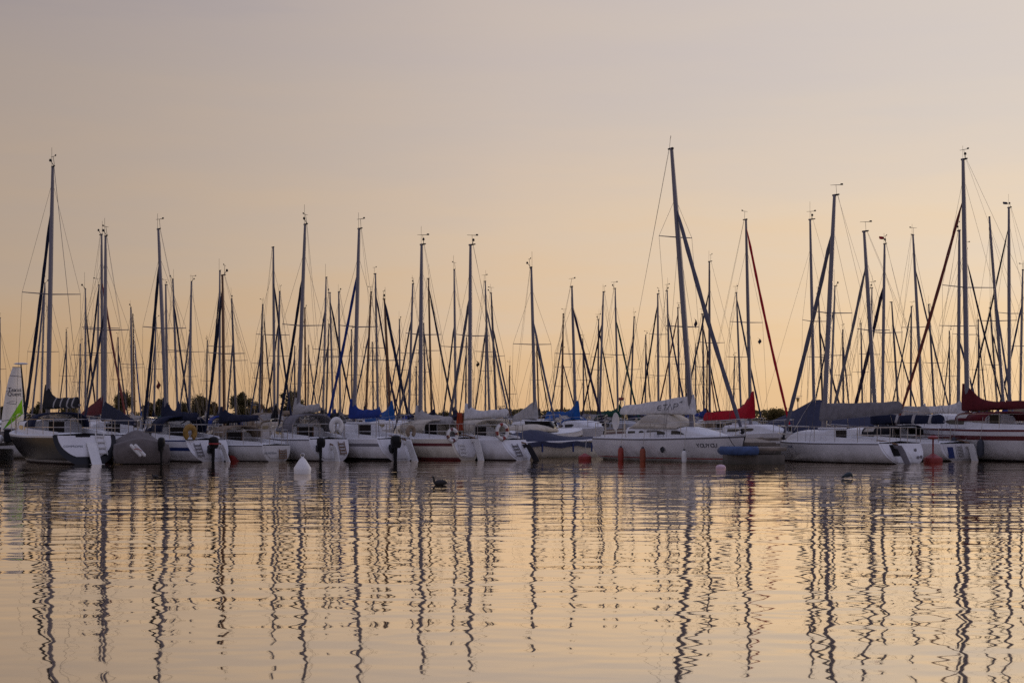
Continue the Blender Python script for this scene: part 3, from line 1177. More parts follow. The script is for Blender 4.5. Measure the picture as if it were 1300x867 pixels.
        lo = leg.build('outboard_motor', M_plastic_black, s.root)
        co = MB()
        prof = [(.0, -.02), (.13, -.01), (.165, .05), (.18, .16), (.172, .27), (.14, .34), (.06, .375), (0, .38)]
        co.lathe([(r * k, zz * k) for r, zz in prof], 12, c + Vector((0, -.04 * k, .02)), sx=.82, sy=1.25)
        co.build('cowl', M_plastic_black, lo)
        if red:
            st = MB()
            st.lathe([(.183 * k, .12 * k), (.186 * k, .13 * k), (.186 * k, .155 * k), (.182 * k, .165 * k)], 12, c + Vector((0, -.04 * k, .02)), sx=.82, sy=1.25)
            st.build('decal_band', M_plastic_red, lo)
        pr = MB()
        for b in range(3):
            a = b * 2.094
            q = c + Vector((0, -.2 * k, -.74 * k))
            pr.box(q + Vector((math.cos(a) * .07 * k, 0, math.sin(a) * .07 * k)), (.09 * k, .02, .06 * k))
        pr.build('propeller', M_plastic_black, lo)

    def text(s, body, origin, ux, uz, size, m, name='boat_name', parent=None, thick=.003, bold=.0):
        """lettering lying on a surface: origin = lower left, ux = writing direction, uz = up (boat axes)"""
        cu = bpy.data.curves.new('lettering', 'FONT')
        cu.body = body
        cu.size = size
        cu.extrude = thick
        cu.offset = bold
        tmp = bpy.data.objects.new('lettering', cu)
        COL.objects.link(tmp)
        dg = bpy.context.evaluated_depsgraph_get()
        me = bpy.data.meshes.new_from_object(tmp.evaluated_get(dg))
        bpy.data.objects.remove(tmp)
        ux = Vector(ux).normalized(); uz = Vector(uz); uz = (uz - ux * uz.dot(ux)).normalized()
        n = ux.cross(uz)
        M = Matrix((ux, uz, n)).transposed().to_4x4()
        M.translation = Vector(origin)
        me.transform(M)
        me.materials.clear(); me.materials.append(m)
        o = bpy.data.objects.new(name, me)
        COL.objects.link(o)
        o.parent = parent or s.hull_o
        return o

    def world(s, p):
        p = Vector(p)
        c, n = math.cos(s.a), math.sin(s.a)
        return Vector((s.Xm + p.x * c + p.y * n, s.Ym - p.x * n + p.y * c, p.z))

    def side_at_px(s, px, side):
        """t on the sheer whose column is px"""
        best = None
        for i in range(601):
            t = i / 600
            z = s.zs(t)
            wpt = s.world((side * s.half(t), s.ypos(t, z), z))
            e = abs(px_of(wpt.x, wpt.y) - px)
            if best is None or e < best[0]: best = (e, t)
        return best[1]


def fender(boat, px, side, m, label, length=.62, r=.13, drop=.1, cat='fender', group=None, name='fender', tip=None):
    t = boat.side_at_px(px, side)
    z = boat.zs(t)
    mid = [p for p in boat.sec(t, side)]
    x = max(abs(p.x) for p in mid) + r * .96
    top = boat.world((side * x, boat.ypos(t, z), z - drop))
    root = thing(name, label, cat, (top.x, top.y, top.z - length), -boat.a, group)
    mb = MB()
    L = length
    mb.lathe([(0, 0), (r * .25, .0), (r * .3, .03), (r * .75, .06), (r, .14), (r * 1.02, L * .5), (r, L - .14), (r * .75, L - .06), (r * .3, L - .03), (r * .25, L), (0, L)], 14)
    mb.build('body', m, root)
    if tip:
        tb = MB()
        for z0 in (-.015, L - .06):
            tb.lathe([(0, z0), (r * .36, z0), (r * .5, z0 + .03), (r * .36, z0 + .075), (0, z0 + .08)], 10)
        tb.build('cap', tip, root)
    ro = MB()
    ro.tube([(0, 0, L - .01), (-side * .05, 0, L + drop + .02), (-side * .12, 0, L + drop + .45)], .01, 4)
    ro.build('rope', M_rope, root)
    return root


BOATS = {}
# ---- front row, left part: sterns towards the camera, bows to the left
b = Boat(label='black-hulled yacht with navy sprayhood and black sail cover, white transom towards us', mx=60.5, Y=61, top=(67, 211), bow=29, L=8.0, B=2.75, fb=.95, hull=M_black, boot=M_grey_white, rail=M_grey_white,
         tr=.62, cover='black', boom=3.7, boom_z=.95, cover_h=(.84, .33, .27), ties=(8, 13, 18, 22), jib='navy', jib_top=258, jib_r=.06, hood='navy', mr=.085, spread=1, sw=.4, hound=.94, cabin_h=.45, hood_h=.50, wt=.78)
BOATS['black'] = b
b.transom_panel(M_white, .84, .26)
T = b.transom_frame()
b.gangboard(.18, .34, .0, .72)
b.ladder(.52, .3, 1.05, .28, M_pvc)
b.text('COMPROMIS', T(-.78, .56, .026), (1, 0, 0), (0, .62, 1), .115, M_lettergrey, parent=b.hull_o)
b.transom_recess(-.05, .9, 1.0, .5, M_dark)

b = Boat(label='white yacht with wide navy stripe, navy sprayhood and black outboard on its stern', mx=212, Y=63, top=(201, 290), bow=180, L=7.6, B=2.4, fb=.76, stripe=M_navyline, stripe_rows=(3,), rail=M_navyline, tr=.75,
         cover='navy', boom=2.6, boom_z=.70, cover_h=(.85, .30, .2), jib='navy', jib_top=329, jib_r=.06, hood='navy', mr=.075, hood_h=.60, hood_w=1.05, cabin_h=.42, wt=0.66, hound=.86, head=-37, aft=3.7)
BOATS['stripe'] = b
b.transom_panel(M_white, .82, .16)
b.outboard(-.02, .46, 1.1)
b.ladder(-.42, .2, .66, .24, M_greyline)
b.rudder(.42, .3, .6)

b = Boat(label='small cream yacht with brown wooden mast, tan sprayhood and navy sail cover', mx=285, Y=63.5, top=(282.5, 348.5), bow=258, L=6.3, B=2.2, fb=.57, hull=M_grey_white, rail=M_greyline, tr=.1, mast=M_wood, mr=.06,
         cover='navy', boom=2.6, boom_z=.80, cover_h=(.58, .28, .12), hood='tan', vinyl=M_vinylc, hood_h=.42, cabin_h=.42, teak=True, wt=0.52, boom_rise=.12, spread=1, jib='navy', jib_top=363, head=-38, aft=3.85)
BOATS['tan'] = b
b.transom_panel(M_grey_white, .8, .22)
T = b.transom_frame()
b.text('HUNDESAI', T(-.50, .27, .026), (1, 0, 0), (0, .1, 1), .10, M_lettergrey)
b.ladder(.22, .1, .44, .28, M_teak)

b = Boat(label='white yacht with grey open sprayhood, pale sail cover and small outboard', mx=378, Y=63.5, top=(387.4, 284), bow=351, L=7.4, B=2.35, fb=.78, tr=.5, rail=M_greyline, cover='pale', boom=1.8, boom_z=.85, cover_h=(.66, .32, .2),
         jib='navy', jib_top=345, jib_r=.055, hood='grey', hood_h=.64, mr=.078, cabin_h=.42, teak=True, boom_rise=.22, wt=0.66, head=-33, aft=2.9)
BOATS['grey'] = b
b.transom_panel(M_white, .86, .12)
b.outboard(-.52, .48, .95, False)
b.rudder(.02, .3, .55)
b.ladder(.45, .24, .70, .24, M_teak)

b = Boat(label='white yacht with royal blue sail cover and large black outboard', mx=449.4, Y=64, top=(456, 289.5), bow=411, L=7.5, B=2.35, fb=.78, tr=.62, stripe=M_greyline, stripe_rows=(2,), boot=M_dark, cover='blue', boom=1.9, boom_z=.78,
         cover_h=(.7, .28, .22), jib='blue', jib_top=343, jib_r=.055, mr=.08, cabin_h=.5, wt=0.62, head=-36, aft=3.3)
BOATS['blue'] = b
b.transom_panel(M_white, .86, .1)
b.outboard(-.26, .46, 1.2, False)
b.rudder(.36, .4, .72)

b = Boat(label='white yacht with broad maroon stripe, white sail cover and orange cloth', mx=533.6, Y=64.5, top=(535.4, 309.6), bow=498, L=7.2, B=2.3, fb=.78, hull=M_cream, stripe=M_maroon, stripe_rows=(2, ), boot=M_maroon, bottom=M_antired, tr=.3,
         cover='pale', boom=2.0, boom_z=.65, cover_h=(.58, .28, .18), hood='cream', vinyl=M_vinylc, hood_h=.40, mr=.085, cabin_h=.5, wt=0.54, jib='steel', jib_top=402, jib_r=.045, boom_rise=-.06, head=-40, aft=2.9)
BOATS['maroon'] = b
b.transom_panel(M_white, .84, .14)
b.ladder(-.2, .15, .66, .28, M_pvc)
b.rudder(.34, .34, .78)
T = b.transom_frame()
oc = MB()
p0 = T(.1, b.zs(0) + .3, -.25)
rows = []
for i in range(7):
    rows.append([p0 + Vector((-.16 + .055 * j + .02 * math.sin(i * 1.3 + j), .03 * math.sin(j * 1.6 + i * .4), .66 - .11 * i)) for j in range(6)])
oc.grid(rows)
oc_o = oc.build('boat_flag', C['orange'], b.root)
oc_o.modifiers.new('thick', 'SOLIDIFY').thickness = .006
st = MB(); st.tube([p0 + Vector((.15, 0, -.6)), p0 + Vector((.13, 0, .75))], .013, 5); st.build('flag_staff', M_teak, oc_o)

b = Boat(label='white yacht with large cream sprayhood, white sail cover and red-and-white lifebuoy', mx=596.5, Y=64.5, top=(597.4, 310), bow=568, L=7.3, B=2.3, fb=.74, tr=.75, cover='white', boom=2.2, boom_z=.74,
         cover_h=(.6, .27, .22), hood='cream', vinyl=M_vinylc, hood_h=.46, hood_w=1.1, jib='steel', jib_top=371, jib_r=.055, mr=.08, cabin_h=.45, wt=0.54, boom_rise=.16, head=-42, aft=3.0)
BOATS['cream'] = b
b.transom_panel(M_white, .86, .1)
b.ladder(-.1, .15, .6, .26, M_greyline)
b.rudder(.35, .3, .58, M_rubber)

# ---- white yacht lying across, bow at the pontoon on the right
b = Boat(label='side-on white yacht lettered YOUYOU with long white sail cover and cream canopy', mx=879, Y=60.3, top=(852.5, 188), bow=946, away=False, L=8.0, B=2.5, fb=.80, J=3.0, tr=.05, br=.35, hull=M_white, rail=M_greyline, stripe=M_white, wline=M_redline, boot=M_grey_white, bottom=M_grey_white,
         cover='white', cover_style='taper', boom=4.5, boom_z=.90, cover_h=(.66, .3, .24), jib='steel', jib_top=262, jib_r=.078, mr=.10, cabin_h=.42, cab=(-2.95, 1.5), sheer=.2, hound=.82, hood=None, windows=False, wt=.8, bend=0, sw=.30, boom_rise=.02, spread=2, gear=True)
BOATS['etap'] = b
b.o['label_side'] = 1
SIDE = 1   # starboard faces the camera


def side_pt(b, t, f, off=.008, side=SIDE):
    """point on the hull side at fraction f of the freeboard"""
    zs = b.zs(t)
    zb = -0.08 - .35 * math.sin(math.pi * min(1, t * 1.05 + .02)) ** .8
    z = zs * f
    u = (zs - z) / (zs - zb)
    p = 2.7 - 1.3 * t
    x = b.half(t) * max(0, 1 - u ** p) ** (.62 if t < .9 else .8) * (1 - .16 * t * u)
    return Vector((side * (x + off), b.ypos(t, z), z))


def hull_text(b, body, px0, px1, f, size, m, side=SIDE, bold=0.0, name='boat_name'):
    """lettering wrapped letter by letter along the hull side"""
    n = len(body)
    mbs = []
    for i, ch in enumerate(body):
        px = px0 + (px1 - px0) * i / n
        t = b.side_at_px(px, side)
        t2 = b.side_at_px(px + (px1 - px0) / n, side)
        p, q = side_pt(b, t, f, .012, side), side_pt(b, t2, f, .012, side)
        up = side_pt(b, t, min(1, f + .15), .012, side) - p
        mbs.append(b.text(ch, p, q - p, up, size, m, name=name, bold=bold))
    base = mbs[0]
    bm = bmesh.new()
    for o in mbs:
        bm.from_mesh(o.data)
    bm.to_mesh(base.data); bm.free()
    for o in mbs[1:]:
        bpy.data.objects.remove(o)
    return base


hull_text(b, 'YOUYOU', 884, 911, .60, .21, M_letter)
# portholes on the hull side and the cabin windows
pw = MB()
t = b.side_at_px(840, 1)
c = side_pt(b, t, .53, .022)
pw.torus(c, .10, .022, 'x', 16, 6)
pw.lathe([(0, 0), (.1, 0)], 16)
pv = [Vector(v) for v in pw.v]
n0 = len(pv) - 32
for i in range(n0, len(pv)):
    v = pv[i]
    pw.v[i] = (c.x + .02, c.y + v.x, c.z + v.y)
pw.build('porthole', M_glass, b.hull_o)


def cabin_pane(b, q0, q1, f0, f1, name='cabin_window', slant=0.0, side=1, rnd_=False, m=None):
    mb = MB()
    rr = []
    n = 8
    for i in range(n + 1):
        q = q0 + (q1 - q0) * i / n
        y, w_, z, h = b.cab_sec(q)
        k = i / n
        if rnd_:
            hh = math.sqrt(max(0.0, 1 - (2 * k - 1) ** 2)) * (f1 - f0) / 2
            a, c_ = (f0 + f1) / 2 - hh, (f0 + f1) / 2 + hh
        else:
            a, c_ = f0, f1 - slant * max(0, k - .6) / .4 * (f1 - f0)
        def sx(f): return side * (w_ * (1 - .06 * f / .72) + .012)
        rr.append([(sx(a), y, z + h * a), (sx(c_), y, z + h * c_), (sx(c_) - side * .03, y, z + h * c_), (sx(a) - side * .03, y, z + h * a)])
    mb.grid(rr, True)
    mb.face((0, 1, 2, 3)); e = n * 4; mb.face((e, e + 1, e + 2, e + 3))
    mb.build(name, m or M_glass, b.root)


for sd in (1, -1):
    cabin_pane(b, .03, .12, .38, .62, side=sd)
    cabin_pane(b, .17, .235, .30, .68, 'porthole', side=sd, rnd_=True)
    cabin_pane(b, .27, .50, .34, .70, slant=.5, side=sd)
    cabin_pane(b, .58, .74, .34, .66, slant=.9, side=sd)
# tall cream canopy over the companionway, closed, with a clear side pane
y, w_, z, h = b.cab_sec(0)
st = [(y - .15, w_ * .90, .28), (y + .25, w_ * .90, .52), (y + .75, w_ * .88, .86), (y + 1.7, w_ * .86, .86), (y + 2.3, w_ * .82, .64), (y + 2.9, w_ * .76, .44)]
rows = []
n = 17
for yy, ww, hh in st:
    rows.append([(ww * math.copysign(abs(math.cos(math.pi * j / (n - 1))) ** .7, math.cos(math.pi * j / (n - 1))), yy, z + .36 + max(.03, hh - .36) * math.sin(math.pi * j / (n - 1)) ** .75) for j in range(n)])
rows[0] = [(p[0], p[1], p[2] - .12) for p in rows[0]]
cm, wm = MB(), [MB(), MB()]
oo, _ = cm.grid(rows, False)
cm.f, cm.m = [], []
for i in range(len(rows) - 1):
    for j in range(n - 1):
        idx = (oo + i * n + j, oo + i * n + j + 1, oo + (i + 1) * n + j + 1, oo + (i + 1) * n + j)
        if i in (2, 3) and j in (1, 2, 3, 4, 11, 12, 13, 14):
            q = wm[j > 8]
            a = len(q.v)
            q.v += [cm.v[k] for k in idx]
            q.face((a, a + 1, a + 2, a + 3))
        else:
            cm.face(idx)
for i in range(2, 5):
    cm.tube(rows[i], .014, 5)
co = cm.build('cockpit_canopy', C['cream'], b.root)
co.modifiers.new('thick', 'SOLIDIFY').thickness = .01
for q in wm:
    q.build('canopy_window', M_vinylc, co)
# letters on the sail cover: four open strokes and a small arrow
lw = MB()


def stroke(b, pts, r=.012):
    """stroke given in (fraction along the cover, fraction of its height)"""
    out = []
    for q, f in pts:
        i = min(len(b.cover_rows) - 2, max(0, q * (len(b.cover_rows) - 1)))
        k = int(i); fr = i - k
        row = [b.cover_rows[k][j].lerp(b.cover_rows[k + 1][j], fr) for j in range(len(b.cover_rows[0]))]
        zmin, zmax = row[0].z, max(p.z for p in row)
        z = zmin + (zmax - zmin) * f
        side = row[:4] if row[0].x > row[7].x else row[7:3:-1]
        x = side[0].x
        for a_, c_ in zip(side, side[1:]):
            if a_.z <= z <= c_.z or c_.z <= z <= a_.z:
                x = a_.x + (c_.x - a_.x) * ((z - a_.z) / max(1e-6, c_.z - a_.z))
        y = row[0].y
        out.append(Vector((x + .012, y, z)))
    lw.tube(out, r, 5)


def qx(u): return .46 - u * .30      # u 0..1 along the word; the word reads from aft to the mast
arc = [(qx(.20), .62)] + [(qx(.12 + .12 * math.cos(a)), .42 + .20 * math.sin(a)) for a in [R(50 + 13 * k) for k in range(21)]]
stroke(b, [(qx(.12 + .10 * math.cos(R(55 + 12.5 * k))), .40 + .20 * math.sin(R(55 + 12.5 * k))) for k in range(21)])
stroke(b, [(qx(.03), .40), (qx(.20), .41)])
stroke(b, [(qx(.26), .60), (qx(.46), .60)]); stroke(b, [(qx(.36), .60), (qx(.36), .20)])
stroke(b, [(qx(.46), .20), (qx(.58), .60), (qx(.70), .20)])
stroke(b, [(qx(.76), .20), (qx(.76), .60), (qx(.90), .60), (qx(.96), .50), (qx(.90), .40), (qx(.76), .40)])
stroke(b, [(qx(.98), .66), (qx(1.10), .72), (qx(1.06), .60), (qx(1.10), .72)])
lw.build('cover_lettering', M_lettergrey, b.cover_o)
# round dish on the stern rail, ensign staff
dm = MB()
zt = b.zs(0)
dc = Vector((.55, b.ypos(0, zt) + .95, zt + .62))
for sgn, rr in ((1, 0),):
    prof = [(.0, -.05), (.12, -.045), (.22, -.02), (.29, .02), (.30, .035), (.22, .02), (.0, .0)]
    rows = [[(dc.x + z_ * .9 + r_ * math.sin(2 * math.pi * k / 18) * .15, dc.y + r_ * math.sin(2 * math.pi * k / 18), dc.z + r_ * 1.1 * math.cos(2 * math.pi * k / 18)) for k in range(18)] for r_, z_ in prof]
    dm.grid(rows, True)
dm.tube([dc - Vector((0, 0, .75)), dc], .02, 6)
dm.build('round_dish', M_pvc, b.root)
fr = MB()
fx, fy = -.3, b.ypos(0, zt) + .25
fr.tube([(fx, fy, zt), (fx, fy, zt + 1.35), (fx, fy - .1, zt + 1.42), (fx, fy - .35, zt + 1.42), (fx, fy - .45, zt + 1.35), (fx, fy - .45, zt + 1.0)], .014, 5)
fr.build('stern_gantry', M_steel, b.root)
lm = MB(); lm.box((fx, fy - .22, zt + 1.47), (.14, .2, .10), bev=.02); lm.build('stern_lamp', M_buoyred, b.root)
b.rudder(0.0, .25, .75)
fender(b, 791, 1, M_orange, 'red-orange fender on the white YOUYOU hull, nearer its stern', .60, .105, .28, tip=M_fnavy)
fender(b, 819, 1, M_orange2, 'faded rust-orange fender on the white YOUYOU hull, nearer midships', .60, .105, .30, tip=M_fnavy)
fender(b, 871, 1, M_pvc, 'white fender with dark ends on the white YOUYOU hull', .52, .09, .40, tip=M_fnavy)

# ---- right part
b = Boat(label='white open-transom yacht with long grey sail cover, bow against the concrete pontoon', mx=1046, Y=60.5, top=(1059.6, 247), head=-36, L=6.0, J=2.15, B=2.5, fb=.68, br=.12, tr=.55, hull=M_white, rail=M_greyline, cover='grey', cover_style='sag', boom=3.6, boom_z=.82,
         cover_h=(.62, .36, .34), jib='steel', jib_top=289, jib_r=.075, mr=.095, cabin_h=.42, sheer=.06, windows=False, hound=.86, wt=.84, boom_rise=.28, sw=.42)
BOATS['racer'] = b
b.transom_panel(M_white, .9, .05)
b.transom_recess(-.40, .26, .64, .36, M_dark)
b.transom_recess(.12, .18, .40, .30, M_grey_white)
b.rudder(-.36, .26, .62, M_greyline)
T = b.transom_frame()
for x, z in ((.75, .22), (.58, .20), (.6, .45)):
    fm = MB(); p = T(x, z, .03); fm.lathe([(0, .0), (.06, .0), (.06, .02), (0, .025)], 10)
    fm.v = [(p.x + v[0], p.y - v[2], p.z + v[1]) for v in fm.v]
    fm.build('transom_fitting', M_greyline, b.hull_o)
hull_text(b, '16-16', 999, 1004, .72, .10, M_navyline, side=-1, bold=.004)

b = Boat(label='white stern-on yacht with navy boom cover, next to the big maroon-striped yacht', mx=1113, Y=65, top=(1097, 293), head=-34, L=7.0, B=2.4, fb=.62, tr=.25, cover='navy', boom=3.4, boom_z=.72, cover_h=(.7, .28, .26), ties=(9, 15, 21),
         jib='grey', jib_top=336, jib_r=.06, mr=.085, cabin_h=.5, hood='black', hood_h=.35, wt=.85)
BOATS['navyboom'] = b
b.transom_panel(M_white, .86, .1)
b.rudder(.30, .30, .62, M_pvc)
b.ladder(-.12, .15, .58, .28)
b.transom_recess(-.55, .1, .5, .30, M_navyline)

b = Boat(label='big white yacht with maroon stripes and maroon sail cover at the right edge', mx=1228.5, Y=64, top=(1222.7, 201.6), head=-30, J=3.9, L=10.2, B=3.3, fb=1.14, tr=.3, br=.9, hull=M_white, stripe=M_maroon, stripe_rows=(2,), rail=M_maroon, cover='maroon', boom=4.2, boom_z=.70,
         cover_h=(1.0, .25, .22), jib='rust', jib_top=250, jib_r=.06, mr=.10, cabin_h=.5, sheer=.16, hood='maroon', hood_h=.32, hound=.93, sw=.42, boom_rise=.12)
BOATS['big'] = b
fender(b, 1248, -1, M_fnavy, 'long dark fender on the maroon-striped hull near the frame edge', .66, .13, .34)
fender(b, 1214, -1, M_fnavy, 'shorter dark fender with blue cloth high on the maroon-striped hull', .6, .11, .28)
t0 = side_pt(b, b.side_at_px(1297, -1), .7, .012, -1)

# ---- second row, given one by one
def second(**k):
    k.setdefault('detail', 1)
    return Boat(**k)


second(label='yacht with navy sail cover slanting down to the right, behind the boat under grey tarpaulin', mx=133, Y=66, top=(134, 299), bow=104, L=7.6, B=2.5, fb=.9, cover='navy', boom=3.7, boom_z=.55, boom_rise=-.15, cover_style='taper', cover_h=(.80, .4, .14),
       jib='slate', jib_top=392, mr=.07, cabin_h=.4)
second(label='yacht with maroon sail cover and rust furled jib behind the black-hulled yacht', mx=130.5, Y=78, top=(129, 297), bow=163, away=False, cover='maroon', boom=2.6, boom_z=.85, boom_rise=-.2, cover_style='taper', cover_h=(.85, .4, .2), jib='rust', jib_top=357, mr=.07)
second(label='yacht with pale grey sail cover sloping to the left, behind the cream sprayhood yacht', mx=679.5, Y=77, top=(674.5, 338.6), bow=707, away=False, cover='pale', boom=3.3, boom_z=.6, boom_rise=-.12, cover_style='taper', cover_h=(.85, .4, .2), jib='steel', jib_top=404, mr=.075)
second(label='yacht with royal blue sail cover and blue sprayhood behind the motorboat with navy tarpaulin', mx=731, Y=79, top=(726, 363), bow=768, away=False, cover='royal', boom=3.3, boom_z=.58, cover_h=(.82, .28, .25), jib='purple', jib_top=389, jib_r=.06, mr=.07, hood='royal', vinyl=M_vinylc, hood_h=.5)
second(label='white yacht with bright red sail cover and red furled jib behind the YOUYOU bow', mx=953, Y=78, top=(947, 278), bow=1006, away=False, L=8.0, fb=.78, cover='red', boom=3.9, boom_z=.80, cover_h=(1.2, .40, .30), cover_style='collar', jib='red', jib_top=287, jib_r=.06, mr=.08, boom_rise=-.1)
second(label='yacht with royal blue sail cover, boom to the left, behind the large black outboard', mx=496, Y=79, top=(488, 379), bow=522, away=False, cover='royal', boom=4.0, boom_z=.5, cover_h=(.9, .4, .35), boom_rise=-.1, jib='navy', jib_top=381, jib_r=.07, mast=M_wood)
second(label='yacht with pale grey sail cover over the navy boom cover of the boat in front', mx=1120, Y=79, top=(1123, 309), bow=1078, L=8, cover='pale', boom=4.2, boom_z=.68, cover_h=(.5, .36, .36), cover_style='sag', jib='purple', jib_top=360, jib_r=.085, mr=.075)
second(label='yacht with loose white sail on its boom left of the tall maroon-cover mast', mx=1216.5, Y=80, top=(1218, 292), bow=1250, away=False, cover='white', boom=3.8, boom_z=.85, cover_h=(.55, .36, .25), jib='slate', jib_top=429, mr=.085)

# navy tent over a whole boat
tb = second(label='yacht wrapped in a large navy tarpaulin tent, left of the open-transom yacht', mx=1034, Y=77, top=(1028.5, 278), bow=957, away=True, head=-42, L=7.2, B=2.5, J=3.4, fb=.9, mr=.075, gear=False, jib=None, windows=False, mast=M_alu)
mb = MB()
rows = []
ridge = [(3.3, 1.15, .25), (1.5, 1.75, 1.15), (.1, 2.35, 1.3), (-.3, 2.38, 1.32), (-1.6, 1.95, 1.3), (-3.6, 1.45, 1.0)]
for y, zr, hw in ridge:
    zl = .62
    rows.append([(-hw * 1.02, y, zl), (-hw, y, zl + .35), (-hw * .55, y, zl + .35 + (zr - zl - .35) * .52), (0, y, zr), (hw * .55, y, zl + .35 + (zr - zl - .35) * .52), (hw, y, zl + .35), (hw * 1.02, y, zl)])
oo, n = mb.grid(rows)
mb.face(tuple(range(oo, oo + n))); mb.face(tuple(range(oo + 5 * n, oo + 6 * n)))
to = mb.build('tarpaulin', C['slate'], tb.root, ang=30)
so = MB(); so.tube([(-1.33, .1, 1.0), (-.7, .1, 1.68), (-.02, .1, 2.4), (.7, .1, 1.68), (1.33, .1, 1.0)], .02, 5)
so.tube([(-1.31, -1.6, .99), (-.02, -1.0, 2.2), (1.31, -1.6, .99)], .015, 5)
so.build('tie_rope', M_rope, to)

